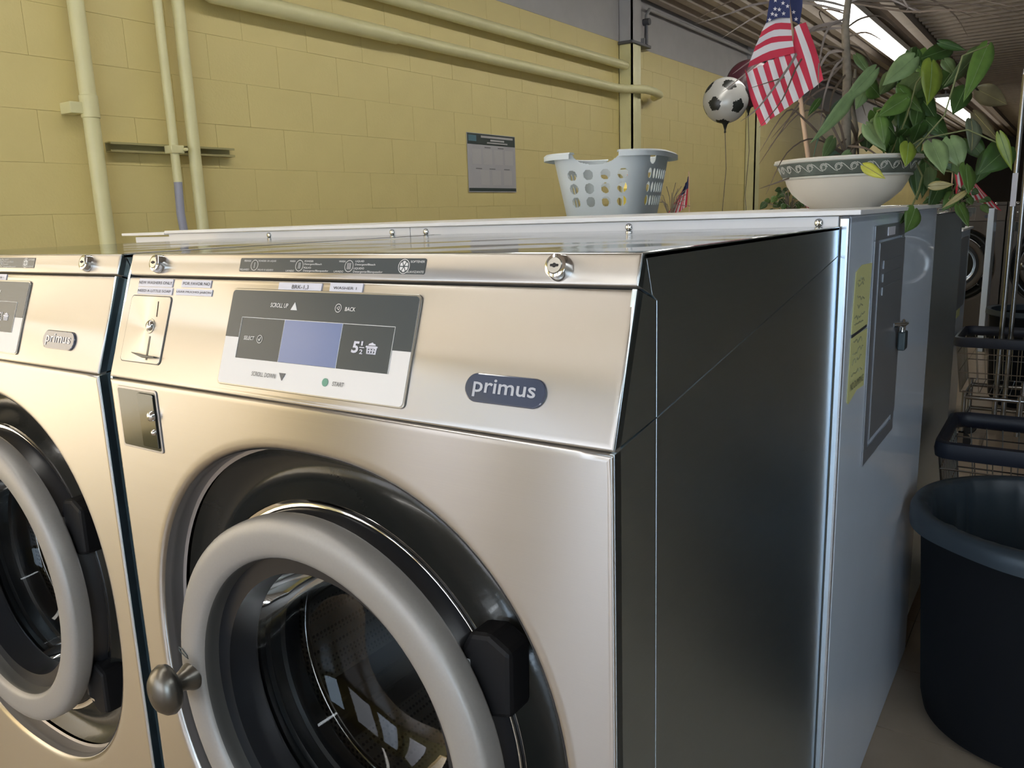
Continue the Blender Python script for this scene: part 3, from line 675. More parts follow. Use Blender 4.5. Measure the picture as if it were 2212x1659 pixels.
def make_washer(label, number):
    root = empty('washing_machine', (W / 2, .02, FZ)); tag(root, label, 'washing machine', 'commercial front-loading washing machines')
    # body
    obj('cabinet_frame', MB().box(.006, W - .006, .03, YBK - .003, ZB, ZB + .01).box(.006, W - .006, YBK - .012, YBK - .003, ZB, 1.05).box(.006, .012, .056, YBK, ZB, 1.03).box(W - .012, W - .006, .056, YBK, ZB, 1.03)
        .box(.008, W - .008, .016, .05, ZP - .03, ZP + .01).box(.008, W - .008, .06, .08, 1.02, 1.045), M_CAVITY, root)
    obj('plinth', MB().box(.02, W - .02, .05, YBK - .02, FZ, ZB), M_BLACK, root, bev=.003)
    obj('lid', MB().box(0, W, .060, YBK, 1.060, 1.0674), M_TOP, root, bev=.002)
    obj('front_panel', front_panel(), M_STEEL, root, smooth=50)
    sl = SV.copy(); hs = .14579
    obj('control_panel', pillow(0, W, .0015, hs - .0015), M_STEEL, root, smooth=50, frame=FS)
    obj('dispenser_strip', pillow(0, W, .0012, .0314, .010, .0025), M_STEEL, root, smooth=50, frame=FT)
    ys = .0878; g = .0007
    sides = [('side_panel', [(.002, ZB), (ys - g, ZB), (ys - g, .9116 - g), (.002, ZP - .0015)]),
             ('side_panel', [(ys + g, ZB), (YBK, ZB), (YBK, 1.0204 - g), (ys + g, .9116 - g)]),
             ('side_panel', [(.003, ZP + .0015), (ys - g, .9116 + g), (ys - g * 1.5, 1.0225), (.0475, 1.0365)]),
             ('side_panel', [(.0495, 1.0392), (.0765, 1.0285), (.0655, 1.061), (.0595, 1.0655)]),
             ('side_panel', [(ys + g, .9116 + g), (YBK, 1.0204 + g), (YBK, 1.0665), (.0625, 1.0665), (.067, 1.0612), (.0785, 1.0285), (ys + g, 1.0225)])]
    for nm, pts in sides:
        obj(nm, prism_yz(pts, W - .005, W), M_SIDE, root, bev=.0004)
    obj('side_panel', prism_yz([(.002, ZB), (YBK, ZB), (YBK, 1.0665), (.0595, 1.0655), (.0475, ZT), (.002, ZP)], 0, .005), M_SIDE, root)
    obj('back_panel', MB().box(0, W, YBK - .003, YBK, ZB, 1.06), M_SIDE, root)
    # locks on the strip
    for lx in (.0713, .7085):
        lk = obj('lock', MB().lathe([(.0, .010), (.0098, .010), (.0112, .0092), (.0128, .004), (.0132, .0), (.0132, -.002)], (lx, .0168, 0), 40, 'z'), M_CHROME, root, smooth=35, frame=FT)
        obj('lock_barrel', MB().lathe([(0, .0108), (.0072, .0108), (.0078, .0100), (.0082, .0100)], (lx, .0168, 0), 32, 'z'), M_DULL, lk, smooth=30)
        obj('keyhole', MB().prism(rr(lx - .0045, lx + .0045, .0156, .018, .0008, 2), .0106, .0111).prism(circ2(lx, .0168, .0022, 16), .0106, .0112), M_CAVITY, lk)
    # soap label
    lb = obj('soap_label', MB().prism(rr(.2437, .546, .0085, .0256, .002, 4), 0, .0006), M_OVER, root, frame=FT)
    if True:
        def T(s, x0, x1, y0, y1, m=M_PRINT, par=lb, sh_=.0, b=.0, z=.0008): obj('lettering', lift(text_mesh(s, x0, x1, y0, y1, sh_, b), z), m, par, nofix=True)
        def ringo(cx, cy, r, w, z=.0007, ry=None):
            mb = MB(); n = 36
            for q in (r, r - w): mb.v += [(cx + q * math.cos(2 * PI * k / n), cy + q * math.sin(2 * PI * k / n), z) for k in range(n)]
            mb.f += [(k, (k + 1) % n, n + (k + 1) % n, n + k) for k in range(n)]; mb.m += [0] * n
            return mb
        for cx, n in ((.2718, 1), (.353, 2), (.4346, 3)):
            mb = ringo(cx, .0166, .0067, .0006)
            for k in range(n):
                x = cx + (k - (n - 1) / 2) * .0022; mb.prism(pz(x - .0003, x + .0003, .0130, .0202), .0006, .0008)
            obj('dial_symbol', mb, M_PRINT, lb)
        mb = ringo(.5163, .0168, .0080, .0007)
        for k in range(6):
            a0, a1 = R(60 * k + 5), R(60 * k + 55)
            mb.add([(.5163 + r_ * math.cos(a), .0168 + r_ * math.sin(a), .0007) for r_, a in ((.0012, (a0 + a1) / 2), (.0056, a0), (.0062, (a0 + a1) / 2), (.0056, a1))], [(0, 1, 2, 3)])
        obj('softener_symbol', mb, M_PRINT, lb, nofix=True)
        for s, x0, x1, y0, y1 in (('PREWASH', .2515, .2640, .0208, .0232), ('POWDER OR LIQUID', .2785, .3110, .0206, .0230), ('PRELAVADO', .2452, .2625, .0098, .0122), ('POLVO O LIQUIDO', .2795, .3080, .0096, .0120),
                ('WASH', .3355, .3450, .0208, .0230), ('POWDER', .3612, .3760, .0208, .0230), ('Detergent/Bleach', .3612, .3905, .0168, .0196), ('LAVADO', .3310, .3450, .0092, .0114), ('POLVO', .3612, .3735, .0130, .0152), ('Detergente/Blanqueador', .3612, .4030, .0090, .0118),
                ('WASH', .4180, .4280, .0208, .0230), ('LIQUID', .4440, .4570, .0208, .0232), ('Detergent/Bleach', .4440, .4745, .0168, .0196), ('LAVADO', .4120, .4270, .0092, .0114), ('LIQUIDO', .4425, .4585, .0126, .0152), ('Detergente/Blanqueador', .4425, .4870, .0086, .0116),
                ('SOFTENER', .5250, .5445, .0208, .0232), ('SUAVIZANTE', .5215, .5450, .0098, .0122)):
            T(s, x0, x1, y0, y1)
    # display
    dp = obj('display_panel', MB().prism(rr(.2415, .5495, .0125, .133, .006, 6), 0, .0022), M_DULL, root, frame=FS, bev=.0008)
    obj('overlay', MB().prism(rr(.2437, .5473, .0145, .1305, .005, 6), .0022, .0027), M_OVERL, dp)
    up = rr(.2437, .5473, .0145, .1305, .005, 6)
    up = [p for p in up if p[1] > .1]
    obj('overlay', MB().prism([(.5473, .0720)] + up + [(.2437, .0720), (.2697, .0720), (.2697, .0467), (.5211, .0467), (.5211, .0720)], .0027, .0030), M_OVER, dp)
    obj('display_screen', MB().prism(pz(.3481, .4434, .0470, .0966), .0030, .0034), M_LCD, dp)
    mb = MB()
    for x0, x1, y0, y1 in ((.2697, .5211, .0966, .0972), (.2697, .2702, .0467, .0969), (.5206, .5211, .0467, .0969), (.3478, .3482, .0467, .0969), (.4433, .4437, .0467, .0969)): mb.prism(pz(x0, x1, y0, y1), .0030, .0035)
    obj('outline', mb, M_PRINT, dp)
    if True:
        T('SCROLL UP', .3182, .3492, .1108, .1162, M_PRINT, dp, .12, .012, .0036)
        T('BACK', .4428, .4588, .1109, .1155, M_PRINT, dp, .08, .012, .0036)
        T('SELECT', .2801, .2992, .0694, .0742, M_PRINT, dp, .08, .012, .0036)
        T('SCROLL DOWN', .3058, .3490, .0272, .0324, M_PRINTD, dp, .08, .005, .0036)
        T('START', .4430, .4608, .0271, .0320, M_PRINTD, dp, .08, .010, .0036)
        T('5', .4628, .4735, .0655, .0785, M_TAPE, dp, .10, .03, .0036)
        T('1', .4762, .4788, .0742, .0790, M_TAPE, dp, 0, .02, .0036)
        T('2', .4752, .4800, .0650, .0700, M_TAPE, dp, 0, .02, .0036)
        mb = MB().prism(pz(.4742, .4812, .0717, .0726), .0030, .0036)
        obj('fraction_bar', mb, M_TAPE, dp)
        # basket pictogram
        mb = MB().prism([(.4832, .0728), (.5010, .0728), (.5003, .0745), (.4839, .0745)], .003, .0036)
        for q in range(4):
            x = .4862 + q * .0042; mb.prism([(x - .0010 + (.4922 - x) * .1, .0657), (x + .0010 + (.4922 - x) * .1, .0657), (x + .0010, .0728), (x - .0010, .0728)], .003, .0036)
        for y in (.0657, .0690, .0715): mb.prism([(.4868, y), (.4976, y), (.4982, y + .0012), (.4862, y + .0012)], .003, .0036)
        mb.prism([(.4868, .0752), (.4978, .0752), (.4968, .0770), (.4945, .0772), (.4925, .0785), (.4900, .0775), (.4882, .0770)], .003, .0036)
        obj('basket_symbol', mb, M_TAPE, dp)
        obj('up_arrow', MB().prism([(.3542, .1087), (.3655, .1087), (.3600, .1180)], .003, .0036), M_PRINT, dp)
        obj('down_arrow', MB().prism([(.3540, .0344), (.3600, .0257), (.3648, .0344)], .003, .0036), M_PRINTD, dp)
        obj('start_dot', MB().prism(circ2(.4312, .0300, .0046), .003, .0036), M_GREEN, dp)
        mb = ringo(.4320, .1138, .0050, .0007, .0036); mb.add([(x, y, .0036) for x, y in ((.4293, .1138), (.4335, .1112), (.4343, .1138), (.4335, .1162), (.4303, .1138), (.4330, .1122), (.4335, .1138), (.4330, .1155))], [(0, 1, 5, 4), (1, 2, 6, 5), (2, 3, 7, 6), (3, 0, 4, 7)])
        obj('back_symbol', mb, M_PRINT, dp, nofix=True)
        mb = ringo(.3092, .0715, .0050, .0007, .0036); mb.add([(x, y, .0036) for x, y in ((.3066, .0715), (.3076, .0722), (.3086, .0702), (.3106, .0742), (.3114, .0738), (.3088, .0686))], [(0, 1, 2, 5), (2, 3, 4, 5)])
        obj('select_symbol', mb, M_PRINT, dp, nofix=True)
    # tape labels
    def tape(x0, x1, y0, y1, s, tx=None):
        o = obj('tape_label', MB().prism(pz(x0, x1, y0, y1), 0, .0012), M_TAPE, root, frame=FS)
        if s: a, b, c, d = tx; obj('tape_lettering', lift(text_mesh(s, a, b, c, d, .0, .0), .0016), M_INK, o, nofix=True)
    tape(.3235, .3970, .1310, .1417, 'BRK-1,3', (.3475, .3760, .1336, .1392))
    tape(.4105, .4615, .1327, .1430, 'WASHER 1' if number else 'WASHER', (.4165, .453, .1355, .1386))
    tape(.0308, .1102, .1310, .1420, 'NEW WASHERS ONLY', (.0318, .1095, .1345, .1385))
    tape(.0310, .1122, .1203, .1300, 'NEED A LITTLE SOAP', (.0325, .1095, .1232, .1268))
    tape(.1300, .1926, .1318, .1418, 'POR FAVOR NO', (.1335, .1910, .1348, .1388))
    tape(.1212, .1980, .1210, .1295, 'USAR MUCHO JABON', (.1225, .1965, .1234, .1268))
    # coin mechanism plate
    cp = obj('coin_plate', MB().prism(rr(.0208, .1135, .0260, .1176, .006, 5), 0, .0016), M_STEEL, root, frame=FS, bev=.0006)
    obj('plate_edge', MB().prism(rr(.0198, .1145, .0250, .1186, .0065, 5), 0, .0010), M_OVER, cp)
    obj('coin_slot', MB().prism([(.0882, .0896), (.0895, .0896), (.0870, .1108), (.0857, .1108)], .0014, .0020), M_CAVITY, cp)
    obj('reject_button', MB().lathe([(.0104, .0016), (.0100, .0024), (.0084, .0024), (.0080, .0008), (0, .0008)], (.0782, .0765, 0), 32, 'z'), M_DULL, cp, smooth=40)
    obj('button_cap', MB().lathe([(.0072, .0012), (.0068, .0050), (.0045, .0066), (0, .0070)], (.0790, .0770, 0), 28, 'z'), M_CHROME, cp, smooth=60)
    obj('coin_gate', MB().prism([(.0815, .0300), (.0852, .0300), (.0836, .0626), (.0806, .0626)], .0014, .0020), mat('gate_grey', (.16, .15, .13), .5, .3), cp)
    obj('coin_lever', MB().prism([(.0526, .0384), (.0560, .0368), (.0800, .0322), (.1080, .0338), (.1080, .0358), (.0820, .0362)], .0024, .0075), mat('gate_grey', (.16, .15, .13), .5, .3), cp, bev=.001)
    # badge
    bd = obj('badge', MB().prism(rr(.6228, .7154, .0293, .0578, .0142, 12), 0, .0030), M_BADGE, root, frame=FS, bev=.0014)
    obj('badge_lettering', lift(text_mesh('primus', .6335, .7050, .0345, .0528, 0, .012, 1.0), .0036), M_BADGET, bd, nofix=True)
    # coin return cup
    cr = obj('coin_return', MB().prism(rr(.0180, .1125, .8035, .8905, .004, 4), 0, .0016), M_FLANGE, root, frame=FF, bev=.0005)
    obj('cup_face', MB().prism(rr(.0210, .1095, .8065, .8875, .003, 4), .0016, .0019), mat('cup_grey', (.12, .125, .12), .15, .8), cr)
    obj('cup_flap', MB().prism(rr(.070, .1075, .8100, .8850, .003, 4), .0019, .0040), mat('flap_grey', (.10, .105, .10), .10, .9), cr, bev=.001)
    obj('flap_pin', MB().lathe([(.0075, .004), (.0065, .008), (.0030, .010), (0, .010)], (.1010, .8560, 0), 20, 'z').lathe([(.0045, .004), (.003, .007), (0, .008)], (.1005, .8330, 0), 16, 'z'), M_CHROME, cr, smooth=50)
    # the opening: rolled steel flange, glossy dish, polished ring
    obj('opening_flange', se_ring([(.340, .3, 0, .004), (.3395, .3, 0, .012), (.3385, .3, 0, .0155), (.3395, .3, 0, .018), (.3385, .3, 0, .032), (.334, .3, 0, .034)]), M_FLANGE, root, smooth=40)
    rows = []
    for k in range(15):
        s = k / 14
        rows.append((.336 - .02 * s, .2735, s ** 1.1, .032 + .034 * math.sin(PI * min(1, s * .94 + .06)) ** .8 - .004 * s))
    obj('dish', se_ring(rows), M_DISH, root, smooth=180)
    obj('polished_ring', lathe_door([(.2750, .036), (.2740, .0300), (.2725, .0288), (.2695, .0292), (.2668, .0292), (.2645, .0280), (.2630, .0300), (.2625, .038)]), M_CHROME, root, smooth=40)
    obj('gasket', lathe_door([(.264, .040), (.262, .020), (.252, .010), (.250, -.002), (.19, -.002), (.188, .04)]), M_RUBBER, root, smooth=60)
    # door
    dr = obj('door', lathe_door([(.258, .004), (.2655, .002), (.2665, -.001), (.2668, -.012), (.2660, -.0215), (.2645, -.0248), (.2610, -.0272), (.2560, -.0292), (.2500, -.0302), (.2420, -.0306), (.2320, -.0302), (.2245, -.0288), (.2195, -.0262), (.2170, -.0215)]), M_DOOR, root, smooth=60)
    obj('inner_rim', lathe_door([(.2170, -.0215), (.2155, -.0190), (.2150, -.012), (.2120, .006), (.2070, .022), (.1990, .034), (.1920, .039)]), M_DOORIN, dr, smooth=180)
    obj('door_glass', lathe_door([(.1925, .040), (.1900, .055), (.1840, .080), (.1740, .105), (.1560, .128), (.1300, .145), (.0900, .156), (.0450, .160), (.0005, .161)], 72), M_GLASS, dr, smooth=180)
    obj('seal_ring', lathe_door([(.1950, .037), (.1915, .0385), (.1900, .043), (.1935, .047)]), M_RUBBER, dr, smooth=60)
    kx, kz = .158, WASHER_C[1] - .001
    kb = obj('knob', MB().lathe([(.0005, -.0880), (.012, -.0868), (.0230, -.0822), (.0300, -.0745), (.0325, -.0670), (.0300, -.0605), (.0200, -.0570), (.0130, -.0560)], (kx, 0, kz), 40, 'y', sc2=(.92, 1.10)), M_KNOB, dr, smooth=180)
    obj('knob_stem', MB().lathe([(.0135, -.060), (.0125, -.048), (.0150, -.040), (.0185, -.034), (.0200, -.028)], (kx, 0, kz), 28, 'y'), M_KNOB, kb, smooth=60)
    obj('door_symbol', MB().tube([(.140, -.0312, .541), (.146, -.0312, .540), (.152, -.0312, .536), (.157, -.0312, .533), (.158, -.0312, .529), (.153, -.0312, .530), (.146, -.0312, .533), (.140, -.0312, .536), (.140, -.0312, .541)], .0008, 6), M_OVER, dr, smooth=60)
    for zc in (.640, .352):
        x0 = WASHER_C[0] + math.sqrt(.262 ** 2 - (zc - WASHER_C[1]) ** 2)
        hg = obj('hinge', MB().prism([(x0 - .012, zc - .032), (x0 + .016, zc - .052), (x0 + .046, zc - .044), (x0 + .048, zc + .030), (x0 + .022, zc + .044), (x0 - .004, zc + .040), (x0 - .016, zc + .018)], -.0460, -.0060), M_HINGE, root, frame=FF, bev=.006)
        obj('hinge_pin', MB().box(x0 - .006, x0 - .001, zc - .022, zc + .012, -.0060, -.0035).box(x0 - .003, x0 + .012, zc - .030, zc - .026, -.0062, -.0045), M_CHROME, hg)
    # drum
    obj('boot', lathe_door([(.250, .042), (.205, .046), (.194, .052), (.196, .062), (.190, .066), (.192, .086), (.187, .090), (.190, .118), (.198, .126), (.30, .130)]), M_RUBBER, root, smooth=50)
    dm = obj('drum', lathe_door([(.190, .138), (.205, .134), (.300, .134), (.310, .145), (.310, .58)], 72), M_DRUM, root, smooth=50)
    obj('drum_back', MB().lathe([(.31, .58), (.20, .585), (.06, .575), (.0005, .57)], (WASHER_C[0], 0, WASHER_C[1]), 48, 'y'), M_DRUM, dm, smooth=60)
    obj('opening_ring', lathe_door([(.188, .128), (.186, .133), (.190, .139), (.1935, .133)]), M_CHROME, dm, smooth=60)
    for k in range(3):
        a = R(100 + 120 * k); cx, cz = WASHER_C[0], WASHER_C[1]
        mb = MB()
        for y in (.15, .57):
            for da, r_ in ((-.16, .309), (-.06, .255), (.06, .255), (.16, .309)): mb.v.append((cx + r_ * math.cos(a + da), y, cz + r_ * math.sin(a + da)))
        mb.f += [(0, 1, 5, 4), (1, 2, 6, 5), (2, 3, 7, 6), (0, 3, 2, 1), (4, 5, 6, 7)]; mb.m += [0] * 5
        obj('lifter', mb, M_DULL, dm, bev=.006)
    return root
wm = make_washer('stainless steel front-loading washer with dark round door, complete in the foreground', True)
index_kids()
wl = copy_tree(wm); wl.location.x -= W + .0303
wl['label'] = 'stainless steel washer at the left edge, cut off by the frame'
SK = ('lettering', 'tape_lettering', 'badge_lettering', 'dial_symbol', 'softener_symbol', 'basket_symbol', 'up_arrow', 'down_arrow', 'back_symbol', 'select_symbol', 'start_dot', 'fraction_bar', 'tape_label', 'soap_label')
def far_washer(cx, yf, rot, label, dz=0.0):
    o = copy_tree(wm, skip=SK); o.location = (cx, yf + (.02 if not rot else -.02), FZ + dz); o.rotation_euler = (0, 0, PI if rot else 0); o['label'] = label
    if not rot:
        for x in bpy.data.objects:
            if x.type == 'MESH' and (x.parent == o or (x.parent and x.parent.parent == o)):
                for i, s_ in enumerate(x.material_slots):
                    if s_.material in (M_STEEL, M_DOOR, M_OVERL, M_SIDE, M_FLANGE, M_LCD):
                        mm = s_.material; s_.link = 'OBJECT'; s_.material = M_FAR_DIM
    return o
# back-to-back row behind the white bulkhead
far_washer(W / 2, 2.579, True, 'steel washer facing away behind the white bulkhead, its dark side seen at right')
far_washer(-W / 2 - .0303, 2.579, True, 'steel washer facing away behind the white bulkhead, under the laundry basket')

# ------------------------------------------------------------------ bulkhead between the two rows
bk = empty('bulkhead_cabinet', (-.2, 1.29, FZ)); tag(bk, 'long white bulkhead cabinet behind the washers with a grey locked hatch in its end', 'cabinet')
Y0, Y1, XE = .790, 1.787, .805
obj('end_panel', MB().box(XE - .018, XE, Y0 + .004, Y1, FZ + .001, 1.0835), M_WHITE, bk, bev=.004)
obj('corner_post', MB().box(XE - .016, XE - .001, Y0 - .001, Y0 + .02, FZ + .001, 1.083), M_CORNER, bk, bev=.004)
obj('back_board', MB().box(-1.257, XE - .018, Y1 - .01, Y1, FZ + .001, 1.083), M_WHITE2, bk)
obj('front_board', MB().box(-.121, XE - .018, Y0 - .001, Y0 + .006, 1.0, 1.0835), M_WHITE2, bk, bev=.001)
obj('front_board', MB().box(-1.037, -.123, Y0 - .001, Y0 + .006, 1.0, 1.0835), M_WHITE2, bk, bev=.001)
obj('front_board', MB().box(-1.215, -1.039, Y0 + .004, Y0 + .010, FZ, 1.076), M_WHITE2, bk, bev=.001)
obj('top_plate', MB().box(-1.037, .823, Y0 - .014, Y1 + .02, 1.0845, 1.0925), M_WHITE2, bk, bev=.0012)
obj('top_plate', MB().box(-1.257, -1.039, Y0 - .014, Y1 + .02, 1.081, 1.0885), M_WHITE2, bk, bev=.0012)
for x in (-.60, -.175, -.075, .417, .757):
    sw = obj('screw', MB().lathe([(.0075, 0), (.0068, .003), (.0035, .0045), (0, .0048)], (x, 1.0735, 0), 16, 'z'), M_CHROME, bk, smooth=60, frame=plane_frame(Vector((0, Y0 - .001, 0)), Vector((0, 0, 1))))
hf = obj('hatch_frame', MB().box(XE, XE + .003, .985, 1.295, .612, .640).box(XE, XE + .003, .985, 1.295, 1.035, 1.062).box(XE, XE + .003, .985, 1.020, .640, 1.035).box(XE, XE + .003, 1.262, 1.295, .640, 1.035), M_HATCH, bk, bev=.001)
obj('hatch_door', MB().box(XE, XE + .005, 1.024, 1.290, .655, 1.03), M_HATCH, hf, bev=.001)
obj('hatch_louvre', MB().box(XE + .005, XE + .007, 1.06, 1.25, .93, .945).box(XE + .005, XE + .007, 1.06, 1.25, .955, .97).box(XE + .005, XE + .007, 1.06, 1.25, .98, .995), M_HATCH, hf)
obj('hasp', MB().tube([(XE + .004, 1.215, .853), (XE + .02, 1.24, .852), (XE + .02, 1.275, .850), (XE + .004, 1.28, .849)], .005, 8), M_CHROME, hf, smooth=60)
obj('hatch_tag', MB().box(XE + .003, XE + .0045, 1.10, 1.17, 1.040, 1.056), M_TAPE, hf)
r = empty('padlock', (XE + .016, 1.262, .80)); tag(r, 'small dark padlock hanging from the hasp of the grey hatch', 'padlock')
obj('lock_body', MB().box(XE + .009, XE + .024, 1.245, 1.28, .795, .835), mat('padlock_dark', (.05, .07, .08), .4, .5), r, bev=.003)
obj('shackle', MB().tube([(XE + .0165, 1.251, .832), (XE + .0165, 1.251, .850), (XE + .0165, 1.262, .858), (XE + .0165, 1.273, .850), (XE + .0165, 1.273, .832)], .003, 8), M_CHROME, r, smooth=60)
# hand-written yellow notes (writing too smudged to read: pen strokes at their places)
FN = Matrix(((0, 0, 1, XE + .0004), (1, 0, 0, 0), (0, 1, 0, 0), (0, 0, 0, 1)))
def note(pts, lines, lab, ink):
    r = obj('paper_note', MB().prism(pts, 0, .0008), M_NOTE, frame=FN); tag(r, lab, 'note')
    mb = MB()
    for x, y, w, h in lines:
        n = max(2, int(w / .008))
        p = [(x + w * k / n, y + random.uniform(-h, h) * .5, .0012) for k in range(n + 1)]
        mb.tube(p, .0013, 4)
    obj('pen_strokes', mb, ink, r)
INKF = mat('pencil', (.33, .34, .19), .7)
note([(.836, .886), (.966, .886), (.976, .997), (.893, .999), (.848, .990)], [(.862, .978, .05, .018), (.862, .966, .045, .012), (.862, .945, .06, .012), (.87, .93, .04, .01), (.85, .912, .08, .01), (.85, .900, .07, .008)], 'upper yellow handwritten note taped to the white bulkhead end', INKF)
note([(.829, .770), (.840, .765), (.905, .778), (.962, .775), (.966, .880), (.836, .880)], [(.852, .868, .07, .01), (.852, .852, .08, .01), (.852, .835, .07, .01), (.85, .815, .09, .01)], 'lower yellow handwritten note taped to the white bulkhead end', INKF)
obj('marker_line', MB().prism([(.838, .8800), (.955, .8835), (.955, .8885), (.838, .8850)], .001, .0016), M_INK, None, frame=FN)
mk = bpy.data.objects['marker_line']; tag(mk, 'strip of dark tape between the two yellow notes', 'tape')
obj('lower_lettering', lift(text_mesh('NO DUMPING', .846, .952, .786, .799), .0014), mat('marker_grey', (.12, .13, .09), .7), bpy.data.objects['paper_note.001'], nofix=True)

# ------------------------------------------------------------------ laundry basket on the far machines
def basket():
    BX, BY, BZ = -.33, 2.17, 1.068
    root = empty('laundry_basket', (BX, BY, BZ)); tag(root, 'white plastic laundry basket with round holes standing on the machines', 'basket')
    H = .235; n = 3.6
    def outline(t, w, off=0.0):     # t 0 bottom .. 1 top ; half sizes
        a = (.185 + .05 * t) + off; b = (.118 + .035 * t) + off
        c, s = math.cos(w), math.sin(w); k = (abs(c) ** n + abs(s) ** n) ** (-1 / n)
        return a * k * c, b * k * s
    NW, NH = 160, 34
    # arc-length parameter on outline at mid height so that holes are even
    pts = [outline(.5, 2 * PI * k / 720) for k in range(720)]
    Ls = [0]
    for k in range(720): Ls.append(Ls[-1] + math.dist(pts[k], pts[(k + 1) % 720]))
    def ang(u):
        L = u * Ls[-1]; lo = 0
        import bisect
        i = min(bisect.bisect(Ls, L), 720); f = (L - Ls[i - 1]) / (Ls[i] - Ls[i - 1] + 1e-9)
        return 2 * PI * (i - 1 + f) / 720
    AN = [ang(k / NW) for k in range(NW)]
    cols = []
    def centre(w): return outline(.5, w)
    holes = []
    for side, m, sp in ((0, 4, .058), (2, 4, .058)):       # short sides (normal +-x)
        sx = 1 if side == 0 else -1
        for i in range(m): holes.append((sx, 0, (i - (m - 1) / 2) * sp * .80))
    for sy in (1, -1):
        for i in range(8): holes.append((0, sy, (i - 3.5) * .037))
    def dens(w, t):
        """True inside a hole or handle cut-out"""
        x, y = outline(t, w); xm, ym = outline(.5, w); z = t * H
        for sx, sy, c in holes:
            rr_ = .0135 if sx else .0120
            q = ym if sx else xm; onside = (sx * xm > .17) if sx else (sy * ym > .105)
            if not onside: continue
            for zc in (.070, .116, .162):
                if ((q - c) / rr_) ** 2 + ((z - zc) / .0175) ** 2 < 1: return True
        if abs(xm) > .17 and z > .197 and (ym / .062) ** 2 + ((z - .24) / .045) ** 2 < 1: return True
        if abs(ym) > .105 and ((abs(xm) - .12) / .022) ** 2 + ((z - .215) / .022) ** 2 < 1: return True
        return False
    NW2, NH2 = 560, 84
    AN = [ang(k / NW2) for k in range(NW2)]
    mb = MB()
    V = {}
    for layer, off in ((0, 0.0), (1, -.0025)):
        for j in range(NH2 + 1):
            for k in range(NW2):
                t = j / NH2; x, y = outline(t, AN[k], off); mb.v.append((x, y, t * H))
    def vi(l, j, k): return l * (NH2 + 1) * NW2 + j * NW2 + k % NW2
    inside = [[dens((AN[k] + AN[(k + 1) % NW2] + (2 * PI if k == NW2 - 1 else 0)) / 2, (j + .5) / NH2) for k in range(NW2)] for j in range(NH2)]
    for j in range(NH2):
        for k in range(NW2):
            if inside[j][k]: continue
            mb.f.append((vi(0, j, k), vi(0, j, k + 1), vi(0, j + 1, k + 1), vi(0, j + 1, k)))
            mb.f.append((vi(1, j, k), vi(1, j + 1, k), vi(1, j + 1, k + 1), vi(1, j, k + 1)))
            for (dj, dk, a, b) in ((0, 1, (j, k + 1), (j + 1, k + 1)), (0, -1, (j + 1, k), (j, k)), (1, 0, (j + 1, k + 1), (j + 1, k)), (-1, 0, (j, k), (j, k + 1))):
                jj, kk = j + dj, (k + dk) % NW2
                if jj < 0: continue
                if jj >= NH2 or inside[jj][kk]: mb.f.append((vi(0, *a), vi(0, *b), vi(1, *b), vi(1, *a)))
    mb.f.append(tuple(vi(0, 0, k) for k in reversed(range(NW2))))
    mb.m = [0] * len(mb.f)
    o = obj('basket_wall', mb, M_BASKET, root, smooth=50, nofix=True); 
    o.matrix_basis = Matrix(); root.rotation_euler = (0, 0, R(103)); root.scale = (1.0, 1.25, 1.0)
    # rolled rim, interrupted by the two handle notches
    for sgn in (1, -1):
        sect = [(0, 0), (.004, .004), (.020, .004), (.026, -.002), (.026, -.018), (.023, -.018), (.022, -.005), (.018, 0), (.0, -.003)]
        aa = [k for k in range(NW2) if not (abs(outline(1, AN[k])[0]) > .17 and abs(outline(1, AN[k])[1]) < .060)]
        aa = [k for k in aa if outline(1, AN[k])[1] * sgn > 0]
        aa.sort(key=lambda k: (AN[k] if AN[k] < 2 * PI else 0))
        mb = MB(); aa = aa[::3] + [aa[-1]]
        for k in aa:
            for dx, dz in sect:
                x, y = outline(1, AN[k], dx); mb.v.append((x, y, H + dz))
        m = len(sect)
        for i in range(len(aa) - 1):
            for q in range(m): mb.f.append((i * m + q, i * m + (q + 1) % m, (i + 1) * m + (q + 1) % m, (i + 1) * m + q))
        mb.f.append(tuple(range(m))); mb.f.append(tuple(reversed(range((len(aa) - 1) * m, len(aa) * m)))); mb.m = [0] * len(mb.f)
        rm = obj('rim', mb, M_BASKET, root, smooth=40); rm.matrix_basis = Matrix()
    return root
bs = basket()
r = obj('detergent_packet', MB().prism([(0, 0), (.13, 0), (.13, .10), (.10, .125), (.03, .125), (0, .10)], 0, .05), M_SUDS); r.rotation_euler = (R(90), 0, R(100)); r.location = (-.245, 2.09, 1.082)
tag(r, 'yellow packet with a red top lying inside the laundry basket', 'packet')
tp = obj('packet_top', MB().prism([(.03, .125), (.10, .125), (.10, .15), (.03, .15)], .005, .045), M_SUDR, r)

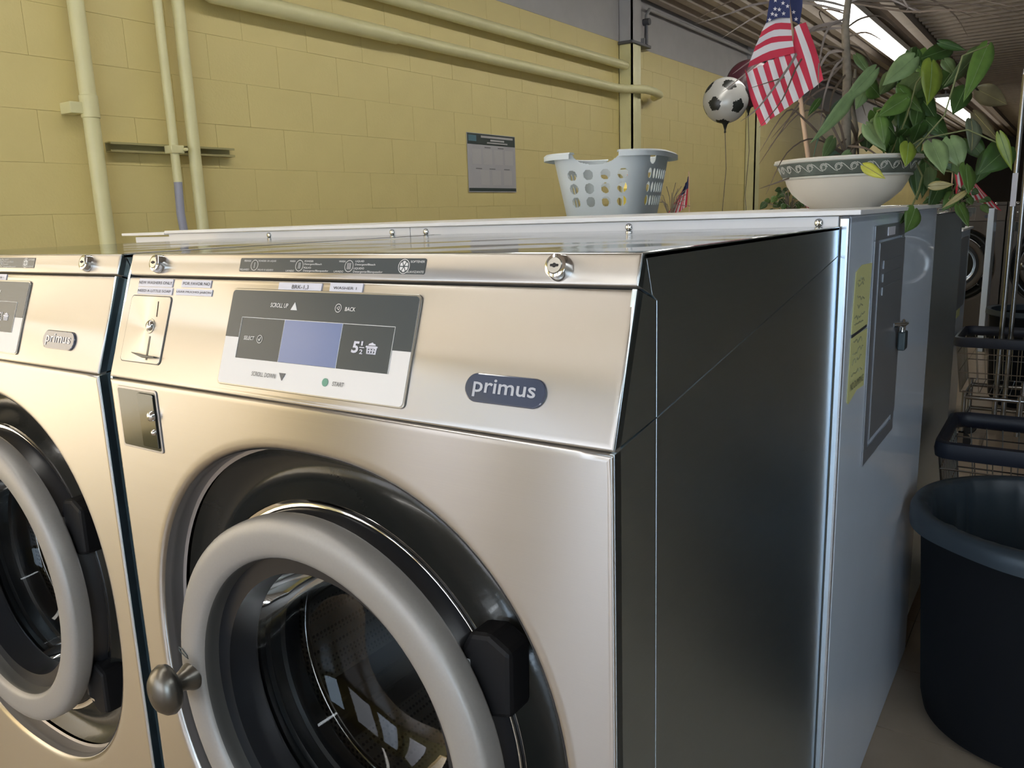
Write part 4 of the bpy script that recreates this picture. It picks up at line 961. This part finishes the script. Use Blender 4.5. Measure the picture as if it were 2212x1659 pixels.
# ------------------------------------------------------------------ planter with dracaena and trailing vine
PX, PY, PZ = .64, 1.50, 1.0927
pt = empty('potted_plant', (PX, PY, PZ)); tag(pt, 'large mixed planter with trailing vine and spiky stems in a cream bowl', 'potted plant')
bowl = obj('bowl', MB().lathe([(.0, .0), (.078, .0), (.082, .004), (.100, .016), (.122, .036), (.134, .056), (.138, .068), (.142, .070), (.142, .074), (.146, .078), (.158, .104), (.164, .108), (.164, .114), (.152, .115), (.148, .106), (.14, .09)], (PX, PY, PZ), 72, 'z'), M_POT, pt, smooth=35)
fr = obj('frieze_band', MB().lathe([(.1425, .0745), (.1470, .078), (.1592, .104), (.1570, .105)], (PX, PY, PZ), 72, 'z'), M_POTD, bowl, smooth=35)
fr.matrix_basis = Matrix()
mb = MB(); n = 30
for k in range(n):
    a0 = 2 * PI * k / n
    pth = []
    for q in range(15):
        tt = q / 14; ang_ = 3.2 * PI * tt; rad = .0085 * (1 - .55 * tt)
        da = (rad * math.cos(ang_)) / .152; h = .0915 + rad * math.sin(ang_) ; rr0 = .1525 + (h - .0915) * .48
        pth.append((PX + rr0 * math.cos(a0 + da), PY + rr0 * math.sin(a0 + da), PZ + h))
    mb.tube(pth, .0013, 5)
    a1 = a0 + PI / n
    p2 = [(PX + (.1525 + (h - .0915) * .48) * math.cos(a0 + (a1 - a0) * u * 2), PY + (.1525 + (h - .0915) * .48) * math.sin(a0 + (a1 - a0) * u * 2), PZ + h) for u, h in ((.15, .100), (.35, .097), (.55, .091), (.75, .085), (.95, .083))]
    mb.tube(p2, .0013, 5)
o = obj('scroll_relief', mb, M_POTR, bowl, smooth=60); o.matrix_basis = Matrix()
for h, rr_ in ((.072, .1435), (.108, .1645)):
    o = obj('moulding', MB().lathe([(rr_ - .003, h - .003), (rr_ + .001, h - .002), (rr_ + .001, h + .002), (rr_ - .003, h + .003)], (PX, PY, PZ), 72, 'z'), M_POTR, bowl, smooth=35); o.matrix_basis = Matrix()
obj('soil', MB().lathe([(.146, .098), (.10, .103), (.0005, .105)], (PX, PY, PZ), 40, 'z'), M_SOIL, pt, smooth=180)
obj('cane_stem', MB().tube([(CANE[0][0], CANE[0][1], PZ + .09)] + CANE[1:], [.012, .011, .010, .009, .008, .005], 10), M_CANE, pt, smooth=60)
obj('cane_stem', MB().tube([(CANE_TWIG[0][0], CANE_TWIG[0][1], PZ + .09)] + CANE_TWIG[1:], [.008, .006, .005, .003], 8), M_CANE, pt, smooth=60)
view = Vector((.56, -.83, .02)).normalized()
def blade(pts, w, ci):
    P = [Vector(p) for p in pts]
    # subdivide (Catmull-Rom)
    Q = []
    for i in range(len(P) - 1):
        p0, p1, p2, p3 = P[max(i - 1, 0)], P[i], P[i + 1], P[min(i + 2, len(P) - 1)]
        for k in range(4):
            t = k / 4
            Q.append(.5 * ((2 * p1) + (p2 - p0) * t + (2 * p0 - 5 * p1 + 4 * p2 - p3) * t * t + (3 * p1 - p0 - 3 * p2 + p3) * t ** 3))
    Q.append(P[-1]); mb = MB(); n = len(Q)
    for i, q in enumerate(Q):
        t = (Q[min(i + 1, n - 1)] - Q[max(i - 1, 0)]).normalized(); s = t.cross(view).normalized(); nn = s.cross(t)
        ww = w * .5 * (1 - (i / (n - 1)) ** 2.5) * min(1, .5 + i / 3) + .0003
        mb.v += [tuple(q - s * ww), tuple(q - nn * ww * .5), tuple(q + s * ww), tuple(q + nn * .0006)]
    for i in range(n - 1):
        a, b = i * 4, i * 4 + 4
        mb.f += [(a, a + 1, b + 1, b), (a + 1, a + 2, b + 2, b + 1), (a + 2, a + 3, b + 3, b + 2), (a + 3, a, b, b + 3)]
    mb.m = [0] * len(mb.f)
    obj('long_leaf', mb, M_DBLADE[ci], pt, smooth=50)
for pts, w, ci in BLADES: blade(pts, w, ci)
def heart_leaf(base, tip, w, ci, parent, seed=0, name='leaf'):
    rnd = random.Random(seed); b, t = Vector(base), Vector(tip); ax = t - b; L = ax.length; ax.normalize()
    s = ax.cross(view).normalized(); n = s.cross(ax).normalized()
    if n.dot(view) < 0: n = -n
    s = (s * math.cos(.0) + n * rnd.uniform(-.5, .5)).normalized(); n = s.cross(ax).normalized()
    if n.dot(view) < 0: n = -n
    droop = rnd.uniform(-.02, .18) * L; fold = rnd.uniform(-.10, .22)
    prof = [(-.10, .30), (-.02, .62), (.10, .88), (.24, 1.0), (.40, .95), (.56, .80), (.72, .55), (.86, .27), (.95, .10), (1.0, .0)]
    mb = MB(); rows = []
    for u, ww in prof:
        row = []
        for k in (-1, -.5, 0, .5, 1):
            uu = u if abs(k) > .4 or u > .05 else max(u, .03)
            p = b + ax * (uu * L) + s * (k * ww * w * .5) + n * (fold * abs(k) * ww * w * .5 - droop * (uu * uu) + rnd.uniform(-1, 1) * .001)
            row.append(tuple(p))
        rows.append(row)
    m = 5
    for rw in rows: mb.v += rw
    for rw in rows: mb.v += [tuple(Vector(p) - n * .0008) for p in rw]
    o2 = len(rows) * m
    for i in range(len(rows) - 1):
        for k in range(m - 1):
            a = i * m + k; mb.f.append((a, a + 1, a + m + 1, a + m)); mb.f.append((o2 + a, o2 + a + m, o2 + a + m + 1, o2 + a + 1))
        for k in (0, m - 1):
            a = i * m + k; mb.f.append((a, a + m, o2 + a + m, o2 + a))
    mb.m = [0] * len(mb.f)
    o = obj(name, mb, LEAFC[ci], parent, smooth=180)
    mr = MB().tube([tuple(b + ax * (L * q) + n * (.0008 - droop * q * q)) for q in (0, .3, .6, .92)], .0007, 5)
    obj('midrib', mr, LEAFC[4 if ci < 5 else 6], o)
    return o
for i, (b_, t_, w_, c_) in enumerate(LEAVES): heart_leaf(b_, t_, w_, c_, pt, i)
for v in VINES: obj('vine_stem', MB().tube([tuple(p) for p in v], .0020, 7), mat('vine_green', (.16, .18, .07), .5), pt, smooth=60)
rnd = random.Random(3)
for k in range(20):      # small shoots filling the crown between the large leaves
    a = rnd.uniform(0, 2 * PI); q = rnd.uniform(.05, .16); h = rnd.uniform(.12, .30)
    b_ = Vector((PX + .03 + q * math.cos(a) * .6 + .06, PY + .08 + q * math.sin(a) * .6, PZ + h)); t_ = b_ + Vector((rnd.uniform(-.03, .05), rnd.uniform(-.02, .05), rnd.uniform(-.06, -.02)))
    heart_leaf(b_, t_, rnd.uniform(.03, .05), rnd.choice((0, 0, 1)), pt, 100 + k)

# flag stuck in the planter
def stick_dir(): return None
fl = empty('american_flag', tuple(STICK[0])); tag(fl, 'large American flag on a wooden stick standing in the cream planter', 'flag')
P0_, P1_ = Vector(STICK[0]), Vector(STICK[1]); dv = (P1_ - P0_)
obj('stick', MB().tube([tuple(P0_ - dv * .04), tuple(P1_ + dv * .12)], .0052, 10), M_WOOD, fl, smooth=60)
def cloth(rows_cols, stripe_axis, matf, name, parent, sub=3):
    """grid of points; stripe_axis 0: each row band one stripe, 1: each column band"""
    g = [[Vector(p) for p in r] for r in rows_cols]; nr, nc = len(g), len(g[0]); mb = MB()
    S = sub
    def cr(a, b, c, d, t): return .5 * ((2 * b) + (c - a) * t + (2 * a - 5 * b + 4 * c - d) * t * t + (3 * b - a - 3 * c + d) * t ** 3)
    def interp(line):
        out = []
        for i in range(len(line) - 1):
            for k in range(S): out.append(cr(line[max(i - 1, 0)], line[i], line[i + 1], line[min(i + 2, len(line) - 1)], k / S))
        return out + [line[-1]]
    if stripe_axis == 0: G = [interp(r) for r in g]
    else:
        colsl = [interp([g[r][c] for r in range(nr)]) for c in range(nc)]
        G = [[colsl[c][r] for c in range(nc)] for r in range(len(colsl[0]))]
    nr, nc = len(G), len(G[0])
    for r in G: mb.v += [tuple(p) for p in r]
    mb.v += [tuple(Vector(p) - view * .0012) for r in G for p in r]
    o2 = nr * nc
    for i in range(nr - 1):
        for j in range(nc - 1):
            a = i * nc + j; mi = matf(i if stripe_axis == 0 else j)
            mb.f += [(a, a + 1, a + nc + 1, a + nc), (o2 + a, o2 + a + nc, o2 + a + nc + 1, o2 + a + 1)]; mb.m += [mi, mi]
    return obj(name, mb, [M_RED, M_FW, M_FB], parent, smooth=180 if False else 60, nofix=True)
up_ = cloth(FLAG_UPPER, 0, lambda i: 2 if i == 0 else (1 if i % 2 == 1 else 0), 'flag_cloth', fl)
lo_ = cloth(FLAG_LOWER, 1, lambda j: 0 if j % 2 == 0 else 1, 'flag_cloth', fl)
ca_ = cloth(CANTON, 0, lambda i: 2, "canton", fl); cloth(CANTON_RIGHT, 0, lambda i: 2, "canton", fl)
mb = MB()
sx_ = Vector((.83, .56, 0)); 
for (x, y, z) in FLAG_STARS:
    c = Vector((x, y, z)) + view * .004; vs = []
    for k in range(10):
        a = R(90 + 36 * k); q = .0052 if k % 2 == 0 else .0021
        vs.append(tuple(c + sx_ * (q * math.cos(a)) + Vector((0, 0, 1)) * (q * math.sin(a))))
    mb.add(vs + [tuple(c)], [(k, (k + 1) % 10, 10) for k in range(10)])
obj('star', mb, M_FW, fl, nofix=True)

# ------------------------------------------------------------------ balloons
def balloon(c, rad, lab, kind):
    r = empty('balloon', c); tag(r, lab, 'balloon')
    me = bmesh.new(); bmesh.ops.create_icosphere(me, subdivisions=5, radius=rad)
    ph = (1 + 5 ** .5) / 2
    ico = [Vector(v).normalized() for v in [(0, 1, ph), (0, -1, ph), (0, 1, -ph), (0, -1, -ph), (1, ph, 0), (-1, ph, 0), (1, -ph, 0), (-1, -ph, 0), (ph, 0, 1), (-ph, 0, 1), (ph, 0, -1), (-ph, 0, -1)]]
    rot = Euler((R(18), R(8), R(26))).to_matrix(); ico = [rot @ v for v in ico]
    nb = [[b for b in ico if b is not a and a.dot(b) > .3] for a in ico]
    mb = MB()
    fdir = Vector((.37, -.93, 0)); fz = Vector((0, 0, 1)); fx = fdir.cross(fz)
    for v in me.verts:
        d = v.co.copy(); k = d.dot(fdir); d -= fdir * k * .45; mb.v.append(tuple(d + Vector(c)))
    for f in me.faces:
        d = f.calc_center_median().normalized(); mi = 0
        if kind == 'ball':
            a = max(range(12), key=lambda i: d.dot(ico[i]))
            m_ = max(d.dot((b - ico[a] * b.dot(ico[a])).normalized()) / max(d.dot(ico[a]), .1) for b in nb[a])
            if m_ < .285: mi = 1
        mb.f.append(tuple(v.index for v in f.verts)); mb.m.append(mi)
    me.free()
    obj('balloon_skin', mb, [M_BALL, M_BALLK] if kind == 'ball' else [M_BALLM, M_BALLK], r, smooth=180)
    x, y, z = c
    obj('neck', MB().lathe([(.035, -rad + .012), (.018, -rad - .01), (.006, -rad - .05), (.009, -rad - .07), (.0005, -rad - .075)], c, 14, 'z'), M_BALLK, r, smooth=60)
    obj('string', MB().tube([(x, y, z - rad - .06), (x + .012, y + .01, z - rad - .35), (x - .01, y, z - rad - .7), (x + .004, y, 1.05), (x, y, .5), (x, y, FZ + .06)], .003, 6), M_CANE, r, smooth=60)
    obj('weight', MB().lathe([(.0005, 0), (.035, 0), (.04, .01), (.04, .05), (.03, .065), (.0005, .065)], (x, y, FZ), 20, 'z'), M_BALLM, r, smooth=40)
balloon((-1.29, 6.0, 1.943), .178, 'white foil balloon printed like a football with black pentagons', 'ball')
balloon((-1.22, 6.35, 2.10), .19, 'dark maroon foil balloon half hidden behind the large flag', 'dark')

# ------------------------------------------------------------------ farther islands
def island(xe, y0, y1, zt, lab, xs=-1.3, note_=True):
    r = empty('bulkhead_cabinet', ((xs + xe) / 2, (y0 + y1) / 2, FZ)); tag(r, lab, 'cabinet')
    obj('end_panel', MB().box(xe - .02, xe, y0, y1, FZ, zt - .012), M_WHITE, r, bev=.004)
    obj('top_plate', MB().box(xs, xe + .015, y0 - .015, y1 + .015, zt - .012, zt), M_WHITE2, r, bev=.002)
    obj('front_board', MB().box(xs, xe - .02, y0, y0 + .02, FZ, zt - .012), M_SIDE, r)
    obj('back_board', MB().box(xs, xe - .02, y1 - .02, y1, FZ, zt - .012), M_SIDE, r)
    if note_:
        obj('end_note', MB().box(xe, xe + .001, y0 + .12, y0 + .28, zt - .5, zt - .2), M_NOTE, r)
        obj('end_hatch', MB().box(xe, xe + .004, y0 + .05, y1 - .1, zt - .45, zt - .05), M_HATCH, r, bev=.001)
island(.600, 4.42, 4.95, .945, 'pale bulkhead cabinet of the second island, narrow end seen at right')
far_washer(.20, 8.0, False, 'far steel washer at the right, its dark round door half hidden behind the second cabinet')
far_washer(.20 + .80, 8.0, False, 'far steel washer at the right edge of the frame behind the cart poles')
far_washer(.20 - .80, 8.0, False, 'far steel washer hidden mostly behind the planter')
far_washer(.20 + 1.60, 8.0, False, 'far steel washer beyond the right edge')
island(2.2, 8.815, 9.3, 1.03, 'far bulkhead cabinet behind the last row of washers', -1.3, False)
tag(obj('divider_post', MB().box(.515, .56, 7.2, 7.5, FZ, 1.02), M_WHITE, bev=.004), 'narrow pale post between the second cabinet and the cart poles', 'post')

# small plants and flags
def small_flag(base, h, w, lean, lab, flip=1):
    bx, by, bz = base; r = empty('small_flag', base); tag(r, lab, 'flag', 'small american flags on sticks')
    top = (bx + lean, by, bz + h)
    obj('stick', MB().tube([base, top], .004, 6), M_WOOD, r)
    mb = MB(); n = 13
    u0 = Vector(top); dn = (Vector(base) - u0).normalized(); side = Vector((.8, .2, 0)).normalized() * flip
    # drooping cloth: stripes hang almost vertically
    for j in range(n):
        for q in range(5):
            for e in (0, 1):
                pass
    P = []
    for q in range(6):
        row = []
        for j in range(n + 1):
            f = j / n; t = q / 5
            row.append(tuple(u0 + dn * (h * (.08 + .25 * f + .55 * t)) + side * (w * (f * (.25 + .75 * t) + .10 * t)) + Vector((0, -.012 * math.sin(j * 1.1), 0))))
        P.append(row)
    for row in P: mb.v += row
    for q in range(5):
        for j in range(n):
            a = q * (n + 1) + j; mi = 2 if (q < 2 and j < 7) else (0 if j % 2 == 0 else 1)
            mb.f.append((a, a + 1, a + n + 2, a + n + 1)); mb.m.append(mi)
    o = obj('flag_cloth', mb, [M_RED, M_FW, M_FB], r, nofix=True)
    md = o.modifiers.new('s', 'SOLIDIFY'); md.thickness = .0015
def small_plant(c, n, rad, hgt, lab, potm, pr=.075, seed=0):
    r = empty('potted_plant', c); tag(r, lab, 'potted plant')
    x, y, z = c
    obj('pot', MB().lathe([(.0005, 0), (pr * .8, 0), (pr, .07), (pr * 1.05, .072), (pr * 1.05, .085), (pr * .9, .085), (pr * .88, .06)], c, 28, 'z'), potm, r, smooth=35)
    obj('soil', MB().disc(pr * .9, (x, y, z + .07), 24, 'z'), M_SOIL, r)
    rd = random.Random(seed); mbs = MB()
    for k in range(n):
        a = rd.uniform(0, 2 * PI); q = rad * rd.uniform(.15, 1); h = hgt * rd.uniform(.45, 1) * (1 - .4 * (q / rad) ** 2)
        b = Vector((x + q * math.cos(a), y + q * math.sin(a), z + .07 + h)); t = b + Vector((math.cos(a) * .035, math.sin(a) * .035, rd.uniform(-.05, 0)))
        heart_leaf(b, t, rd.uniform(.03, .045), rd.choice((0, 0, 1)), r, seed * 50 + k)
        mbs.tube([(x, y, z + .06), (x + q * .5 * math.cos(a), y + q * .5 * math.sin(a), z + .07 + h * .8), tuple(b)], .0022, 5)
    tag(obj('stems', mbs, M_CANE, r), kind='stuff')
small_plant((-.37, 4.62, .945), 34, .16, .20, 'small bushy plant on the second cabinet left of the cream planter', M_POT, .10, 1)
small_flag((-.33, 4.70, .98), .37, .11, -.03, 'small flag standing behind the small bushy plant beside the cream planter')
small_plant((.535, 4.72, .945), 34, .15, .17, 'small dark plant at the end of the second cabinet below the vine', M_POTD, .07, 2)
small_flag((.50, 4.80, .98), .42, .24, .0, 'small flag behind the hanging vine at the far right')
r = empty('twig_pot', (-1.19, 4.7, .945)); tag(r, 'small pot of bare twigs half hidden behind the laundry basket', 'potted plant')
obj('pot', MB().lathe([(.0005, 0), (.06, 0), (.075, .12), (.065, .12), (.06, .08), (.0005, .08)], (-1.19, 4.7, .945), 24, 'z'), M_POT, r, smooth=35)
mb = MB(); rd = random.Random(9)
for k in range(14):
    a = rd.uniform(-.9, 1.1); l = rd.uniform(.15, .27); mb.tube([(-1.19, 4.7, 1.02), (-1.19 + l * .4 * math.sin(a), 4.7, 1.02 + l * .7), (-1.19 + l * 1.1 * math.sin(a), 4.7, 1.02 + l * math.cos(a))], .0025, 5)
tag(obj('twigs', mb, M_CANE, r), kind='stuff')
small_flag((-1.07, 4.74, .98), .37, .16, -.01, 'small flag beside the laundry basket in front of the yellow wall', -1)

# ------------------------------------------------------------------ waste bin and carts
bc = (1.118, 1.56)
r = empty('waste_bin', (bc[0], bc[1], FZ)); tag(r, 'large round black waste bin with a plastic liner beside the white bulkhead', 'waste bin')
obj('bin_body', MB().lathe([(.0005, .003), (.215, .003), (.235, .015), (.243, .05), (.270, .50), (.262, .50), (.235, .05), (.0005, .02)], (bc[0], bc[1], FZ), 72, 'z'), M_BLUEB, r, smooth=40)
obj('bin_rim', MB().lathe([(.262, .500), (.262, .535), (.272, .548), (.290, .545), (.294, .535), (.292, .512), (.286, .508), (.284, .525), (.274, .500)], (bc[0], bc[1], FZ), 72, 'z'), mat('bin_rim_grey', (.035, .048, .060), .45), r, smooth=40)
mb = MB(); N = 96; prof = [(.296, -.035), (.2965, -.02), (.296, -.005), (.288, .010), (.272, .012), (.262, .004), (.256, -.03), (.248, -.10), (.243, -.20), (.238, -.34)]
rd = random.Random(5); ph_ = [rd.uniform(0, 6) for _ in range(6)]
for i, (q, h) in enumerate(prof):
    for k in range(N):
        w = 2 * PI * k / N; amp = (0 if i < 4 else .0035 + .0012 * i)
        f = math.sin(w * 17 + ph_[0]) * .5 + math.sin(w * 31 + ph_[1] + i * .2) * .35 + math.sin(w * 9 + ph_[2]) * .4
        d = q - abs(f) * amp - (.002 if i >= 4 else 0); mb.v.append((bc[0] + d * math.cos(w), bc[1] + d * math.sin(w), FZ + .54 + h + (.004 * math.sin(w * 5) if i == 0 else 0)))
for i in range(len(prof) - 1):
    for k in range(N): mb.f.append((i * N + k, i * N + (k + 1) % N, (i + 1) * N + (k + 1) % N, (i + 1) * N + k)); mb.m.append(0)
obj('bin_liner', mb, M_LINER, r, smooth=60, nofix=True)

def cart(x0, x1, y0, y1, zr, lab, poles=None, depth=.26):
    r = empty('laundry_cart', ((x0 + x1) / 2, (y0 + y1) / 2, FZ)); tag(r, lab, 'laundry cart', 'chrome wire laundry carts')
    zb = zr - depth
    P = rr(x0, x1, y0, y1, .04, 4); n = len(P)
    mb = MB(); sec = [(-.016, .0), (-.013, .018), (.0, .026), (.015, .022), (.019, .0), (.015, -.022), (.0, -.026), (-.013, -.018)]
    cx, cy = (x0 + x1) / 2, (y0 + y1) / 2
    for (x, y) in P:
        d = Vector((x - cx, (y - cy) * (x1 - x0) / (y1 - y0), 0)).normalized()
        for a, b in sec: mb.v.append((x + d.x * a, y + d.y * a, zr + b))
    m = len(sec)
    for i in range(n):
        for q in range(m): mb.f.append((i * m + q, i * m + (q + 1) % m, ((i + 1) % n) * m + (q + 1) % m, ((i + 1) % n) * m + q)); mb.m.append(0)
    obj('bumper', mb, M_BUMPER, r, smooth=50)
    mb = MB(); k_ = .06
    def wy(x, y, x2, y2): mb.tube([(x, y, zr), (x2, y2, zb)], .0018, 5)
    nx, ny = int((x1 - x0) / .045), int((y1 - y0) / .03)
    for i in range(nx + 1):
        x = x0 + (x1 - x0) * i / nx; xb = x + (cx - x) * k_ * 2
        wy(x, y0, xb, y0 + .03); wy(x, y1, xb, y1 - .03)
    for j in range(ny + 1):
        y = y0 + (y1 - y0) * j / ny; yb = y + (cy - y) * k_ * 2
        wy(x0, y, x0 + .03, yb); wy(x1, y, x1 - .03, yb)
    for t in (.22, .6, 1.0):
        e = .03 * t; z = zr - depth * t
        mb.tube([(x0 + e, y0 + e, z), (x1 - e, y0 + e, z), (x1 - e, y1 - e, z), (x0 + e, y1 - e, z), (x0 + e, y0 + e, z)], .0028, 5)
    for i in range(nx):
        x = x0 + .03 + (x1 - x0 - .06) * i / (nx - 1); mb.tube([(x, y0 + .03, zb), (x, y1 - .03, zb)], .0018, 5)
    obj('wire_basket', mb, M_WIRE, r, smooth=60)
    mb = MB(); e = .05; zf = FZ + .10
    for z in (zb - .03, zf + .05):
        mb.tube([(x0 + e, y0 + e, z), (x1 - e, y0 + e, z), (x1 - e, y1 - e, z), (x0 + e, y1 - e, z), (x0 + e, y0 + e, z)], .011, 8)
    for x in (x0 + e, cx, x1 - e):
        for y in (y0 + e, y1 - e): mb.tube([(x, y, zb), (x, y, zf)], .011, 8)
    obj('cart_frame', mb, M_WIRE, r, smooth=60)
    for x in (x0 + e, x1 - e):
        for y in (y0 + e, y1 - e):
            wh = obj('caster', MB().lathe([(.0005, -.012), (.042, -.012), (.048, -.006), (.048, .006), (.042, .012), (.0005, .012)], (x, y, FZ + .048), 20, 'y'), M_BLACK, r, smooth=40)
            f_ = obj('caster_fork', MB().box(x - .012, x + .012, y - .020, y - .016, FZ + .04, zf).box(x - .012, x + .012, y + .016, y + .020, FZ + .04, zf).box(x - .012, x + .012, y - .02, y + .02, zf - .006, zf), M_WIRE, wh)
    if poles:
        for px in poles['x']:
            obj('rack_pole', MB().tube([(px, poles['y'], zb - .2), (px, poles['y'], poles['z'])], .0125, 12), M_WIRE, r, smooth=60)
        obj('hanging_bar', MB().tube([(poles['x'][0], poles['y'], poles['z'] - .02), (poles['x'][-1], poles['y'], poles['z'] - .02)], .010, 8).tube([(poles['x'][0], poles['y'], poles['z']), (poles['x'][0], poles['y'], poles['z'] + .04)], [.016, .008], 10), M_WIRE, r, smooth=60)
        obj('pole_label', MB().box(poles['x'][0] - .014, poles['x'][0] + .010, poles['y'] - .016, poles['y'] - .013, 1.06, 1.22), M_TAPE, r)
cart(.835, 1.42, 1.93, 2.33, .40, 'wire laundry cart with dark bumper just behind the black waste bin')
cart(.665, 1.25, 3.98, 4.42, .40, 'wire laundry cart with two tall poles farther down the aisle', {'x': (.845, .885), 'y': 4.20, 'z': 1.68})
r = empty('waste_bin', (.98, 5.3, FZ)); tag(r, 'second black waste bin far down the aisle behind the carts', 'waste bin')
obj('bin_body', MB().lathe([(.0005, .003), (.21, .003), (.24, .05), (.27, .56), (.262, .56), (.235, .05), (.0005, .02)], (.98, 5.3, FZ), 48, 'z'), M_BLUEB, r, smooth=40)
obj('bin_rim', MB().lathe([(.262, .56), (.262, .595), (.29, .60), (.292, .57), (.27, .56)], (.98, 5.3, FZ), 48, 'z'), mat('bin_rim_grey', (.035, .048, .060), .45), r, smooth=40)
